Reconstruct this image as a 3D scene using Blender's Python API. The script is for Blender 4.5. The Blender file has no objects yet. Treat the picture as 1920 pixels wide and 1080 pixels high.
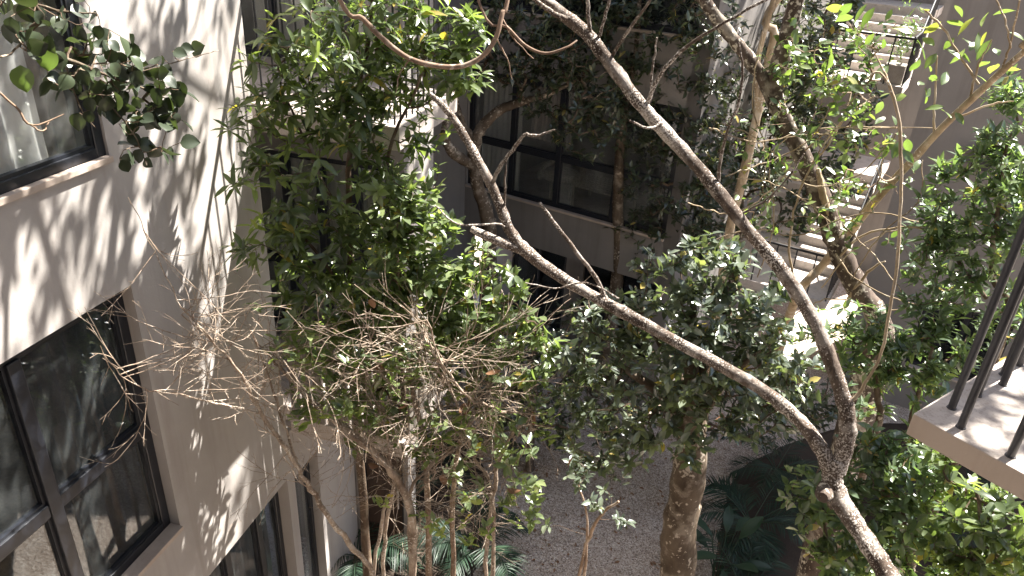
import bpy, math, numpy as np
from mathutils import Vector, Matrix
rng = np.random.default_rng(7)
sc = bpy.context.scene
COL = sc.collection
R_ = math.radians
# ------------------------------------------------------------------ camera, sky, sun, exposure
H = 8.3                                   # eye height above the gravel court
FPX, PITCH, ROLL = 1400.0, 27.5, 3.5
cam_d = bpy.data.cameras.new('camera'); cam = bpy.data.objects.new('camera', cam_d); COL.objects.link(cam)
cam_d.sensor_width = 36.0; cam_d.lens = 36.0*FPX/1920.0; cam_d.clip_end = 500.0; cam_d.clip_start = 0.05
th = R_(PITCH); FW = np.array([0, math.cos(th), -math.sin(th)]); RX = np.array([1.0, 0, 0]); UP = np.cross(RX, FW)
ra = R_(ROLL); CR = math.cos(ra)*RX+math.sin(ra)*UP; CU = -math.sin(ra)*RX+math.cos(ra)*UP
M4 = Matrix(((CR[0], CU[0], -FW[0], 0), (CR[1], CU[1], -FW[1], 0), (CR[2], CU[2], -FW[2], H), (0, 0, 0, 1)))
cam.matrix_world = M4
sc.camera = cam
SUN = np.array([0.557, 0.376, 1.0])       # towards the sun
sun_el = math.atan2(SUN[2], math.hypot(SUN[0], SUN[1])); sun_az = math.atan2(SUN[0], SUN[1])
w = bpy.data.worlds.new('World'); sc.world = w; w.use_nodes = True
nt = w.node_tree; nt.nodes.clear()
wo = nt.nodes.new('ShaderNodeOutputWorld'); wb = nt.nodes.new('ShaderNodeBackground'); ws = nt.nodes.new('ShaderNodeTexSky')
ws.sky_type = 'NISHITA'; ws.sun_disc = False; ws.sun_elevation = sun_el; ws.sun_rotation = sun_az; ws.air_density = 1.0; ws.dust_density = 1.5
wb.inputs['Strength'].default_value = 0.05
nt.links.new(ws.outputs[0], wb.inputs[0]); nt.links.new(wb.outputs[0], wo.inputs[0])
sl = bpy.data.lights.new('sun', 'SUN'); sl.energy = 5.0; sl.angle = R_(0.53); sl.color = (1.0, 0.95, 0.87)
so = bpy.data.objects.new('sun', sl); COL.objects.link(so); so.location = (20, 25, 50)
so.rotation_euler = Vector(-SUN).to_track_quat('-Z', 'Y').to_euler()
sc.view_settings.view_transform = 'Standard'; sc.view_settings.look = 'None'; sc.view_settings.gamma = 1.0
sc.view_settings.use_curve_mapping = False; sc.view_settings.exposure = 2.5
sc.cycles.max_bounces = 8; sc.cycles.transparent_max_bounces = 12; sc.cycles.use_denoising = True
sc.cycles.sample_clamp_indirect = 8.0

# ------------------------------------------------------------------ helpers
def ray(x, y):
    return FW*FPX+CR*(x-960)-CU*(y-540)
def at(x, y, R):                          # point seen at a pixel, R metres away measured along the ground
    r = ray(x, y); r = r/math.hypot(r[0], r[1])*R
    return np.array([r[0], r[1], r[2]+H])
def atz(x, y, z):                         # point seen at a pixel, at height z
    r = ray(x, y); t = (z-H)/r[2]
    return np.array([r[0]*t, r[1]*t, z])
def pxm(x, y, R, px):                     # metres covered by px pixels there
    p = at(x, y, R)-np.array([0, 0, H]); return px*float(p@FW)/FPX
def unit(a):
    a = np.asarray(a, float); return a/np.maximum(np.linalg.norm(a, axis=-1, keepdims=True), 1e-9)

class Buf:
    def __init__(s): s.v = []; s.f = []; s.t = []; s.n = 0
    def add(s, v, f, tint=None):
        v = np.asarray(v, float); s.v.append(v)
        s.f.append((np.asarray(f, int)+s.n)); s.n += len(v)
        s.t.append(np.full(len(v), .5) if tint is None else np.asarray(tint, float))
    def mesh(s, name, smooth=False):
        me = bpy.data.meshes.new(name)
        V = np.concatenate(s.v); T = np.concatenate(s.t)
        me.vertices.add(len(V)); me.vertices.foreach_set('co', V.ravel())
        loops = np.concatenate([f.ravel() for f in s.f]); tot = np.concatenate([np.full(len(f), f.shape[1]) for f in s.f])
        me.loops.add(len(loops)); me.loops.foreach_set('vertex_index', loops.astype(np.int32))
        me.polygons.add(len(tot)); st = np.concatenate([[0], np.cumsum(tot)[:-1]])
        me.polygons.foreach_set('loop_start', st.astype(np.int32)); me.polygons.foreach_set('loop_total', tot.astype(np.int32))
        me.polygons.foreach_set('use_smooth', np.full(len(tot), bool(smooth)))
        a = me.attributes.new('tint', 'FLOAT', 'POINT'); a.data.foreach_set('value', T.astype(np.float32))
        me.update(calc_edges=True); me.validate()
        return me
    def obj(s, name, mat, parent=None, smooth=False, **kw):
        me = s.mesh(name, smooth); me.materials.append(mat)
        return link(name, me, parent, **kw)
def link(name, me, parent=None, **kw):
    o = bpy.data.objects.new(name, me); COL.objects.link(o)
    if parent is not None:
        o.parent = parent; o.matrix_parent_inverse = Matrix.Translation(-parent.location)
    tag(o, **kw); return o
def tag(o, label=None, cat=None, group=None, kind=None):
    if label: o['label'] = label
    if cat: o['category'] = cat
    if group: o['group'] = group
    if kind: o['kind'] = kind
    return o
def thing(name, loc, label, cat, group=None):
    o = bpy.data.objects.new(name, None); COL.objects.link(o); o.location = [float(q) for q in loc]; o.empty_display_size = .2
    return tag(o, label, cat, group)
BOXF = [(0, 3, 2, 1), (4, 5, 6, 7), (0, 1, 5, 4), (1, 2, 6, 5), (2, 3, 7, 6), (3, 0, 4, 7)]
class Fr:                                 # a plan frame: a along, b outwards, z up
    def __init__(s, o, a, b): s.o = np.array([o[0], o[1], 0.]); s.a = np.array([a[0], a[1], 0.]); s.b = np.array([b[0], b[1], 0.]); s.flip = np.cross(s.a, s.b)[2] < 0
    def p(s, a, b, z): return s.o+s.a*a+s.b*b+np.array([0, 0, z])
    def box(s, buf, a, b, z, ch=0.0):
        c = [s.p(x, y, q) for q in z for (x, y) in ((a[0], b[0]), (a[1], b[0]), (a[1], b[1]), (a[0], b[1]))]
        f = np.array(BOXF)
        if s.flip: f = f[:, ::-1]
        buf.add(c, f)
def bevel(o, wdt=.008, seg=2):
    m = o.modifiers.new('bevel', 'BEVEL'); m.width = wdt; m.segments = seg; m.limit_method = 'ANGLE'
    return o
def wall_mesh(buf, fr, a, z, b0, b1, openings):
    """wall between b0 (outer) and b1 (inner), with rectangular openings (a0,a1,z0,z1)"""
    A = sorted(set([a[0], a[1]]+[q for o in openings for q in o[:2] if a[0] < q < a[1]]))
    Z = sorted(set([z[0], z[1]]+[q for o in openings for q in o[2:] if z[0] < q < z[1]]))
    hole = lambda i, j: (i < 0 or j < 0 or i >= len(A)-1 or j >= len(Z)-1) or any(o[0]-1e-6 <= A[i] and A[i+1] <= o[1]+1e-6 and o[2]-1e-6 <= Z[j] and Z[j+1] <= o[3]+1e-6 for o in openings)
    P = fr.p
    def q(*pts):
        f = [(0, 1, 2, 3)]; buf.add(pts, f)
    for i in range(len(A)-1):
        for j in range(len(Z)-1):
            if hole(i, j): continue
            x0, x1, y0, y1 = A[i], A[i+1], Z[j], Z[j+1]
            q(P(x0, b0, y0), P(x1, b0, y0), P(x1, b0, y1), P(x0, b0, y1)); q(P(x0, b1, y0), P(x0, b1, y1), P(x1, b1, y1), P(x1, b1, y0))
            if hole(i-1, j): q(P(x0, b0, y0), P(x0, b0, y1), P(x0, b1, y1), P(x0, b1, y0))
            if hole(i+1, j): q(P(x1, b0, y0), P(x1, b1, y0), P(x1, b1, y1), P(x1, b0, y1))
            if hole(i, j-1): q(P(x0, b0, y0), P(x0, b1, y0), P(x1, b1, y0), P(x1, b0, y0))
            if hole(i, j+1): q(P(x0, b0, y1), P(x1, b0, y1), P(x1, b1, y1), P(x0, b1, y1))

def tube(buf, pts, rad, sides=8, rough=0.0, cap=True, tint=.5):
    P = np.asarray(pts, float); n = len(P); rad = np.broadcast_to(np.asarray(rad, float), (n,))
    T = np.gradient(P, axis=0); T = unit(T)
    ref = np.array([0, 0, 1.]) if abs(T[0][2]) < .9 else np.array([1., 0, 0])
    N = np.zeros((n, 3)); x = ref-T[0]*(ref@T[0])
    for i in range(n):
        x = x-T[i]*(x@T[i]); x = x/max(np.linalg.norm(x), 1e-9); N[i] = x
    Bn = np.cross(T, N)
    an = np.arange(sides)*2*math.pi/sides
    rr = rad[:, None]*np.ones(sides)
    if rough: rr = rr*(1+rough*rng.normal(size=rr.shape))
    V = P[:, None, :]+rr[..., None]*(N[:, None, :]*np.cos(an)[None, :, None]+Bn[:, None, :]*np.sin(an)[None, :, None])
    V = V.reshape(-1, 3)
    i = np.arange(n-1)[:, None]*sides; k = np.arange(sides)[None, :]; k2 = (k+1) % sides
    F = np.stack([i+k, i+k2, i+sides+k2, i+sides+k], -1).reshape(-1, 4)
    buf.add(V, F, np.full(len(V), tint))
    if cap and sides >= 5:
        for e, rev in ((0, True), (n-1, False)):
            c = P[e]+(T[e] if not rev else -T[e])*rad[e]*.3
            vv = np.concatenate([V[e*sides:(e+1)*sides], [c]])
            ff = [((j+1) % sides, j, sides) if rev else (j, (j+1) % sides, sides) for j in range(sides)]
            buf.add(vv, ff, np.full(len(vv), tint))
def smooth_line(pts, k=4, wob=0.0):
    P = np.asarray(pts, float)
    if len(P) < 3: 
        t = np.linspace(0, 1, k+1)[:, None]; return P[0]+(P[1]-P[0])*t
    Q = np.vstack([2*P[0]-P[1], P, 2*P[-1]-P[-2]]); out = []
    for i in range(1, len(Q)-2):
        for t in np.arange(k)/k:
            a, b, c, d = Q[i-1], Q[i], Q[i+1], Q[i+2]
            out.append(.5*(2*b+(c-a)*t+(2*a-5*b+4*c-d)*t*t+(3*b-a-3*c+d)*t**3))
    out.append(P[-1]); out = np.array(out)
    if wob: out[1:-1, :3] += rng.normal(size=(len(out)-2, 3))*wob
    return out
WS = 1.0                                  # thickness of traced wood
def limb(buf, pix, k=5, sides=10, rough=.05, wob=.0, tail=None, head=None):
    """pix: (x, y, R, width px); head/tail: world points (x,y,z,radius) added before/after. Returns the centre line and radii."""
    L = [np.append(at(x, y, r), pxm(x, y, r, wd)*WS/2) for x, y, r, wd in pix]
    if head is not None: L = [np.array(h, float) for h in head]+L
    if tail is not None: L = L+[np.array(h, float) for h in tail]
    S = smooth_line(L, k, wob); m_ = np.arange(len(S)); S[:, 3] *= 1+.05*np.sin(m_*1.3+rng.random()*6)*np.sin(m_*.47+rng.random()*6)+.015*rng.normal(size=len(S))
    tube(buf, S[:, :3], np.maximum(S[:, 3], .0015), sides, rough)
    return S

# leaves ------------------------------------------------------------------------------------------
SHAPES = {'long': ((.32, .82), (.70, .72)), 'oval': ((.30, .9), (.66, .95)), 'round': ((.22, .86), (.68, 1.0)), 'lance': ((.3, .95), (.62, .7))}
def leaves(buf, pos, d, nrm, L, W, curl=.18, fold=.16, shape='long', tint=None):
    N = len(pos); d = unit(d); nrm = unit(nrm-d*np.sum(nrm*d, 1, keepdims=True)); s = np.cross(d, nrm)
    L = np.broadcast_to(L, (N,)); W = np.broadcast_to(W, (N,)); cu = np.broadcast_to(curl, (N,))
    (t1, w1), (t2, w2) = SHAPES[shape]
    T = [(0, 0), (t1, -w1), (t1, 0), (t1, w1), (t2, -w2), (t2, 0), (t2, w2), (1, 0)]
    V = np.zeros((N, 8, 3))
    for i, (t, q) in enumerate(T):
        V[:, i] = pos+d*(L*t)[:, None]+s*(W*.5*q)[:, None]+nrm*(abs(q)*fold*W-cu*L*t*t)[:, None]
    o = np.arange(N)[:, None, None]*8
    tri = (np.array([(0, 2, 1), (0, 3, 2), (4, 5, 7), (5, 6, 7)])[None]+o).reshape(-1, 3)
    qd = (np.array([(1, 2, 5, 4), (2, 3, 6, 5)])[None]+o).reshape(-1, 4)
    tt = rng.random(N)*.93 if tint is None else tint
    if N > 200: tt = np.where(rng.random(N) < .015, 1.0, np.minimum(tt, .94))
    buf.add(V.reshape(-1, 3), tri, np.repeat(tt, 8))
    buf.f.append(qd+buf.n-N*8)            # the same vertices again, as quads
def rosettes(buf, tips, axes, k, L, W, shape='long', curl=.2, spread=(.8, 1.45), along=.08, tint=None, droop=0.0, stray=.35):
    """k leaves round each tip"""
    n = len(tips); K = rng.integers(max(2, k-2), k+3, n); idx = np.repeat(np.arange(n), K); N = len(idx)
    j = np.concatenate([np.arange(q) for q in K])
    a = unit(axes+rng.normal(size=axes.shape)*.15)[idx]
    ref = np.where(np.abs(a[:, 2:3]) < .9, np.array([[0, 0, 1.]]), np.array([[1., 0, 0]]))
    x = unit(np.cross(a, ref)); y = np.cross(a, x)
    az = j*2.4+rng.random(n)[idx]*6.28+rng.normal(size=N)*.3
    th_ = rng.uniform(spread[0], spread[1], N)
    rad = x*np.cos(az)[:, None]+y*np.sin(az)[:, None]
    d = a*np.cos(th_)[:, None]+rad*np.sin(th_)[:, None]; d[:, 2] -= droop; d += rng.normal(size=d.shape)*.12
    pos = tips[idx]-a*(rng.random(N)*along*1.0)[:, None]
    nr = a+rng.normal(size=a.shape)*stray; nr[:, 2] += .9
    sc_ = rng.uniform(.45, 1.25, N)
    tt = np.clip(rng.random(n)[idx]*.6+rng.random(N)*.4, 0, 1) if tint is None else np.clip(tint[0]+(tint[1]-tint[0])*(rng.random(n)[idx]*.6+rng.random(N)*.4), 0, 1)
    leaves(buf, pos, d, nr, L*sc_, W*sc_*rng.uniform(.85, 1.1, N), rng.normal(curl, .1, N), .15, shape, tt)
def grow(buf, skel, tips, step=.15, tipr=.0025, maxr=.02, jit=.18, sides=4, up=.25, tint=.5):
    """twigs from a skeleton (N,4) to every tip, each joining the nearest wood already there; returns the end directions"""
    nodes = [q for q in skel[:, :3]]; par = [-1]*len(nodes); cap = len(nodes)
    A = np.zeros((len(nodes)+len(tips)*40, 3)); A[:cap] = skel[:, :3]; n = cap; P = np.full(len(A), -1)
    D = np.min(np.linalg.norm(tips[:, None, :]-skel[None, :, :3], axis=2), axis=1)
    paths = []; ends = np.zeros((len(tips), 3))
    for ti in np.argsort(D):
        t = tips[ti]; df = t-A[:n]; dist = np.sqrt((df**2).sum(1))
        b = int(np.argmin(dist+.25*np.maximum(0, -df[:, 2]))); l = dist[b]; m = int(min(30, max(2, math.ceil(l/step))))
        a0 = A[b]; u_ = np.linspace(0, 1, m+1)[:, None]
        mid = (a0+t)/2+rng.normal(size=3)*jit*l; mid[2] -= up*l*.3
        C = (1-u_)**2*a0+2*u_*(1-u_)*mid+u_**2*t
        C[1:-1] += rng.normal(size=(m-1, 3))*jit*.06*min(l, .5)
        ids = [b]
        for q in C[1:]:
            A[n] = q; P[n] = ids[-1]; ids.append(n); n += 1
        paths.append(ids); e = C[-1]-C[-2]; ends[ti] = e/max(np.linalg.norm(e), 1e-9)
    area = np.zeros(n)
    area[[p[-1] for p in paths]] += tipr**2.2
    for i in range(n-1, cap-1, -1):
        if area[i] == 0: area[i] = tipr**2.2
        if P[i] >= cap: area[P[i]] += area[i]
    rad = np.minimum(area**(1/2.2), maxr)
    for ids in paths:
        r = rad[ids].copy(); r[0] = r[1] if ids[0] < cap else min(r[1]*1.15, rad[ids[0]])
        tube(buf, A[ids], r, sides if r[1] < .008 else max(sides, 6), 0, False, tint)
    return ends
def blob(cs, dens, shell=.35, depth=1.0):
    """tips inside soft balls: (x,y,R,radius px[,density])"""
    out = []
    for c in cs:
        x, y, r, rp = c[:4]; m = c[4] if len(c) > 4 else 1.0
        ctr = at(x, y, r); rm = pxm(x, y, r, rp); m *= rng.uniform(.5, 1.4); n = max(2, int(dens*m*(rp/100.0)**2))
        q = unit(rng.normal(size=(n, 3)))*(rng.uniform(shell, 1, n)**.6)[:, None]*rm
        q[:, 1] *= depth; out.append(ctr+q)
    return np.concatenate(out)
def cloud(cs, n):
    out = []
    for (c, rr, m) in cs:
        k = int(n*m); q = unit(rng.normal(size=(k, 3)))*(rng.random(k)**.4)[:, None]*np.array(rr); out.append(np.array(c)+q)
    return np.concatenate(out)

# ------------------------------------------------------------------ materials
def mat(name):
    m = bpy.data.materials.new(name); m.use_nodes = True; t = m.node_tree; t.nodes.clear()
    o = t.nodes.new('ShaderNodeOutputMaterial'); return m, t, o
def N(t, kind, **kw):
    n = t.nodes.new('ShaderNode'+kind)
    for k, v in kw.items():
        if k in n.inputs: n.inputs[k].default_value = v
        else: setattr(n, k, v)
    return n
def ramp(t, fac, stops):
    r = t.nodes.new('ShaderNodeValToRGB'); t.links.new(fac, r.inputs[0]); e = r.color_ramp.elements
    while len(e) > len(stops): e.remove(e[-1])
    while len(e) < len(stops): e.new(1)
    for q, (p, c) in zip(e, stops): q.position = p; q.color = (*c, 1)
    return r.outputs[0]
def noise_col(t, scale, stops, detail=6, vec=None, rough=.6):
    n = N(t, 'TexNoise', Scale=scale, Detail=detail, Roughness=rough); 
    if vec is None: vec = N(t, 'TexCoord').outputs['Object']
    t.links.new(vec, n.inputs['Vector']); return ramp(t, n.outputs['Fac'], stops), n.outputs['Fac']
def mixc(t, fac, a, b, mode='MIX'):
    m = t.nodes.new('ShaderNodeMix'); m.data_type = 'RGBA'; m.blend_type = mode
    if isinstance(fac, (int, float)): m.inputs[0].default_value = fac
    else: t.links.new(fac, m.inputs[0])
    for i, s in ((6, a), (7, b)):
        if isinstance(s, tuple): m.inputs[i].default_value = (*s, 1)
        else: t.links.new(s, m.inputs[i])
    return m.outputs[2]
def bump(t, h, strength=.3, dist=.01):
    b = N(t, 'Bump', Strength=strength, Distance=dist); t.links.new(h, b.inputs['Height']); return b.outputs[0]
def princ(t, o, col, rough=.7, nrm=None, metal=0.0, spec=.5):
    p = N(t, 'BsdfPrincipled', Roughness=rough, Metallic=metal); p.inputs['Specular IOR Level'].default_value = spec
    if isinstance(col, tuple): p.inputs['Base Color'].default_value = (*col, 1)
    else: t.links.new(col, p.inputs['Base Color'])
    if nrm is not None: t.links.new(nrm, p.inputs['Normal'])
    t.links.new(p.outputs[0], o.inputs[0]); return p
def plaster(name, c):
    m, t, o = mat(name)
    k = lambda f: tuple(q*f for q in c)
    col, _ = noise_col(t, .9, [(.3, k(.84)), (.7, k(1.07))])
    mp = N(t, 'Mapping'); mp.inputs['Scale'].default_value = (6, 6, .35); t.links.new(N(t, 'TexCoord').outputs['Object'], mp.inputs[0])
    st, sf = noise_col(t, 1.0, [(.5, (1, 1, 1)), (.75, (.78, .75, .72))], 7, mp.outputs[0])
    col = mixc(t, .8, col, st, 'MULTIPLY')
    _, f = noise_col(t, 60, [(0, (0, 0, 0)), (1, (1, 1, 1))], 5)
    _, f2 = noise_col(t, 5, [(0, (0, 0, 0)), (1, (1, 1, 1))], 3)
    ad = N(t, 'Math', operation='MULTIPLY_ADD'); t.links.new(f2, ad.inputs[0]); ad.inputs[1].default_value = 1.4; t.links.new(f, ad.inputs[2])
    princ(t, o, col, .88, bump(t, ad.outputs[0], .22, .006), spec=.25); return m
M = {}
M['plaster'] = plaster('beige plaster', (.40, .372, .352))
M['plaster_shade'] = plaster('shade darkened beige plaster', (.215, .2, .19)); M['plaster_dim'] = plaster('bounce dimmed beige plaster', (.24, .22, .205))  # beige plaster darkened: shade on the back walls, less bounce off the near ones
def concrete(name, c, sc_=7):
    m, t, o = mat(name); k = lambda f: tuple(q*f for q in c)
    col, f = noise_col(t, sc_, [(.3, k(.72)), (.5, k(1)), (.72, k(1.12))], 9, rough=.7)
    sp, _ = noise_col(t, 90, [(.38, (.72, .7, .68)), (.5, (1, 1, 1))], 3)
    col = mixc(t, .7, col, sp, 'MULTIPLY'); _, f2 = noise_col(t, 120, [(0, (0, 0, 0)), (1, (1, 1, 1))])
    princ(t, o, col, .85, bump(t, f2, .3, .003), spec=.3); return m
M['concrete'] = concrete('pale concrete', (.42, .37, .335), 4); M['step'] = concrete('stair concrete', (.52, .47, .43)); M['slab_edge'] = plaster('slab edge paint', (.44, .365, .31))
def metal(name, c, r=.45):
    m, t, o = mat(name); col, f = noise_col(t, 14, [(.35, c), (.75, tuple(q*1.5+.004 for q in c))]); princ(t, o, col, r, bump(t, f, .08, .002)); return m
M['frame'] = metal('navy black window paint', (.008, .0095, .014), .36); M['rail'] = metal('charcoal rail paint', (.03, .03, .036), .42); M['blackrail'] = metal('black rail paint', (.012, .012, .014), .5)
def glass(name, tint=(.8, .86, .84), dirt_haze=.03):
    m, t, o = mat(name); tr = N(t, 'BsdfTransparent'); tr.inputs[0].default_value = (*tint, 1)
    gl = N(t, 'BsdfGlossy', Roughness=.015); df = N(t, 'BsdfDiffuse'); df.inputs[0].default_value = (.55, .58, .56, 1)
    fr = N(t, 'Fresnel', IOR=1.5); m1 = N(t, 'MixShader'); m2 = N(t, 'MixShader')
    mul = N(t, 'Math', operation='MULTIPLY_ADD'); t.links.new(fr.outputs[0], mul.inputs[0]); mul.inputs[1].default_value = 1.0; mul.inputs[2].default_value = .015
    ge = N(t, 'NewGeometry'); io = N(t, 'Math', operation='MULTIPLY_ADD'); t.links.new(ge.outputs['Backfacing'], io.inputs[0]); io.inputs[1].default_value = -(1.5-1/1.5); io.inputs[2].default_value = 1.5; t.links.new(io.outputs[0], fr.inputs['IOR'])  # thin sheet: both faces reflect alike
    _, f = noise_col(t, 2.2, [(0, (0, 0, 0)), (1, (1, 1, 1))], 6)
    d = N(t, 'MapRange'); t.links.new(f, d.inputs[0]); d.inputs[1].default_value = .4; d.inputs[2].default_value = .8; d.inputs[3].default_value = dirt_haze*.5; d.inputs[4].default_value = dirt_haze*3  # grey film: some dirt, raised to imitate blurred sky reflection
    t.links.new(d.outputs[0], m1.inputs[0]); t.links.new(tr.outputs[0], m1.inputs[1]); t.links.new(df.outputs[0], m1.inputs[2])
    t.links.new(mul.outputs[0], m2.inputs[0]); t.links.new(m1.outputs[0], m2.inputs[1]); t.links.new(gl.outputs[0], m2.inputs[2])
    t.links.new(m2.outputs[0], o.inputs[0]); return m
M['glass'] = glass('window glass', (.93, .94, .94), .045); M['glass_blue'] = glass('bluish room dimming glass', (.58, .63, .68), .035); M['glass_dark'] = glass('smoked window glass', (.42, .46, .48), .02)  # glass_blue tint stands in for the dim rooms behind it
def cloth(name, c, tl=.35):
    m, t, o = mat(name); a = N(t, 'BsdfDiffuse'); b = N(t, 'BsdfTranslucent'); a.inputs[0].default_value = (*c, 1); b.inputs[0].default_value = (*c, 1)
    x = N(t, 'MixShader'); x.inputs[0].default_value = tl; t.links.new(a.outputs[0], x.inputs[1]); t.links.new(b.outputs[0], x.inputs[2]); t.links.new(x.outputs[0], o.inputs[0])
    return m
M['slate'] = cloth('slate grey curtain', (.13, .14, .15), .3); M['curtain'] = cloth('pale grey curtain', (.62, .61, .58)); M['sheer'] = cloth('white sheer curtain', (.85, .83, .8), .4); M['taupe'] = cloth('taupe curtain', (.36, .31, .27), .2)
def wood(name, c):
    m, t, o = mat(name); mp = N(t, 'Mapping'); mp.inputs['Scale'].default_value = (14, 14, 1.2); t.links.new(N(t, 'TexCoord').outputs['Object'], mp.inputs[0])
    k = lambda f: tuple(q*f for q in c); col, f = noise_col(t, 2.4, [(.3, k(.55)), (.55, k(1)), (.8, k(1.25))], 8, mp.outputs[0]); princ(t, o, col, .7, bump(t, f, .3, .004)); return m
M['slat'] = wood('weathered grey timber', (.17, .15, .13)); M['floorwood'] = wood('tan floor boards', (.34, .23, .13)); M['door'] = wood('dark stained door', (.05, .028, .018)); M['wicker'] = wood('bleached wicker', (.5, .45, .38))
def flat(name, c, r=.8):
    m, t, o = mat(name); k = lambda f: tuple(q*f for q in c); col, f = noise_col(t, 3, [(.3, k(.88)), (.7, k(1.08))]); princ(t, o, col, r); return m
M['room'] = flat('room plaster', (.3, .28, .26)); M['soil'] = concrete('dark soil', (.055, .04, .03), 5); M['white'] = flat('white paint', (.72, .71, .69))
def gravel(name):
    m, t, o = mat(name); co = N(t, 'TexCoord').outputs['Object']
    v = N(t, 'TexVoronoi', Scale=60.0); t.links.new(co, v.inputs['Vector'])
    sp = N(t, 'SeparateColor'); t.links.new(v.outputs['Color'], sp.inputs[0])
    col = ramp(t, sp.outputs[0], [(0, (.2, .155, .125)), (.3, (.40, .33, .28)), (.7, (.54, .46, .395)), (1, (.7, .635, .565))])
    dk, _ = noise_col(t, 1.1, [(.35, (.72, .68, .64)), (.65, (1, 1, 1))]); col = mixc(t, 1.0, col, dk, 'MULTIPLY')
    princ(t, o, col, .9, bump(t, v.outputs['Distance'], -.8, .012), spec=.2); return m
M['gravel'] = gravel('pink beige gravel')
m, t, o = mat('pebble stone'); a = N(t, 'Attribute', attribute_name='tint'); princ(t, o, ramp(t, a.outputs['Fac'], [(0, (.18, .135, .11)), (.35, (.43, .355, .3)), (.7, (.58, .495, .43)), (1, (.75, .685, .62))]), .85, spec=.25); M['pebble'] = m
def bark(name, base, dark, spot, amount=.62, scale=26, stretch=.4, bs=.6):
    m, t, o = mat(name); co = N(t, 'TexCoord').outputs['Object']
    mp = N(t, 'Mapping'); mp.inputs['Scale'].default_value = (1, 1, stretch); t.links.new(co, mp.inputs[0])
    col, f = noise_col(t, scale*.5, [(.32, dark), (.55, base), (.75, tuple(q*1.25 for q in base))], 9, mp.outputs[0], .7)
    n = N(t, 'TexNoise', Scale=scale*1.7, Detail=3.0, Roughness=.55); t.links.new(co, n.inputs['Vector'])
    n2 = N(t, 'TexNoise', Scale=3.3, Detail=2.0); t.links.new(co, n2.inputs['Vector'])
    ad = N(t, 'Math', operation='MULTIPLY_ADD'); t.links.new(n2.outputs['Fac'], ad.inputs[0]); ad.inputs[1].default_value = .55; t.links.new(n.outputs['Fac'], ad.inputs[2])
    s = ramp(t, ad.outputs[0], [(amount+.17, (0, 0, 0)), (amount+.24, (1, 1, 1))])
    pc, _ = noise_col(t, 7, [(.52, (0, 0, 0)), (.62, (1, 1, 1))], 5, co); col = mixc(t, pc, col, mixc(t, .45, col, spot)); dk, _ = noise_col(t, 3, [(.35, (.55, .52, .5)), (.6, (1, 1, 1))], 4, co); col = mixc(t, 1.0, col, dk, 'MULTIPLY')
    col = mixc(t, s, col, spot); princ(t, o, col, .9, bump(t, f, bs, .014), spec=.2); return m
M['bark_pale'] = bark('lichen speckled brown bark', (.115, .088, .07), (.042, .03, .024), (.45, .41, .37), .665, 58)
M['bark_dark'] = bark('dark mottled bark', (.105, .08, .065), (.03, .022, .018), (.46, .42, .35), .68, 16)
M['bark_grey'] = bark('olive brown bark', (.12, .092, .066), (.07, .05, .034), (.36, .31, .25), .7, 14, .25, .9)
M['bark_stem'] = bark('pale tan stem', (.40, .32, .22), (.24, .18, .11), (.55, .5, .42), .75, 22)
M['bark_liana'] = bark('smooth brown bark', (.27, .19, .14), (.15, .1, .075), (.42, .36, .3), .74, 24, .4, .3)
M['twig'] = bark('dry tan twig', (.30, .215, .15), (.14, .09, .06), (.5, .43, .36), .72, 30)
M['twig_pale'] = bark('sunlit tan twig', (.36, .285, .22), (.16, .11, .08), (.52, .46, .39), .7, 30)  # lighter tan puts sunlight on the twigs into their colour
M['twig_dark'] = bark('brown twig', (.14, .10, .07), (.06, .04, .03), (.3, .26, .2), .74, 30)
M['deadleaf'] = flat('dead brown leaf', (.22, .115, .06), .7)
def leaf(name, dark, mid, light, gloss=.38, trans=.35, spec=.5):
    m, t, o = mat(name); a = N(t, 'Attribute', attribute_name='tint')
    col = ramp(t, a.outputs['Fac'], [(0, dark), (.55, mid), (.93, light), (.99, (.3, .24, .07))])
    _, f = noise_col(t, 40, [(0, (0, 0, 0)), (1, (1, 1, 1))], 3)
    p = N(t, 'BsdfPrincipled', Roughness=gloss); p.inputs['Specular IOR Level'].default_value = spec; t.links.new(col, p.inputs['Base Color']); t.links.new(bump(t, f, .12, .003), p.inputs['Normal'])
    tr = N(t, 'BsdfTranslucent'); tc = mixc(t, 1.0, col, (1.9, 2.1, .75), 'MULTIPLY'); t.links.new(tc, tr.inputs[0])
    x = N(t, 'MixShader'); x.inputs[0].default_value = trans; t.links.new(p.outputs[0], x.inputs[1]); t.links.new(tr.outputs[0], x.inputs[2]); t.links.new(x.outputs[0], o.inputs[0]); return m
M['lf_long'] = leaf('glossy long leaf', (.05, .068, .036), (.1, .132, .066), (.185, .225, .1), .27, .44, .9)
M['lf_dark'] = leaf('leathery blue green leaf', (.055, .068, .052), (.1, .122, .092), (.17, .195, .14), .24, .28, 1.0)
M['lf_fresh'] = leaf('fresh green leaf', (.055, .082, .052), (.1, .142, .088), (.175, .22, .12), .26, .38, .95)
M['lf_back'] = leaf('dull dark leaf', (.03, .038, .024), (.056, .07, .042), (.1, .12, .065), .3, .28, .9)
M['lf_round'] = leaf('dark round leaf', (.018, .026, .016), (.034, .046, .028), (.06, .08, .04), .4, .18)
M['lf_yellow'] = leaf('yellow green leaf', (.06, .095, .04), (.105, .15, .06), (.18, .22, .085), .32, .4, .8)
M['lf_sunny'] = leaf('light yellowish leaf', (.075, .1, .055), (.13, .168, .088), (.215, .25, .125), .27, .44, .95)
M['lf_palm'] = leaf('deep green palm leaflet', (.012, .026, .016), (.02, .042, .026), (.034, .062, .036), .45, .14, .35)
M['lf_canopy'] = leaf('canopy leaf', (.03, .06, .02), (.05, .10, .03), (.09, .14, .04), .4, .3)

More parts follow.
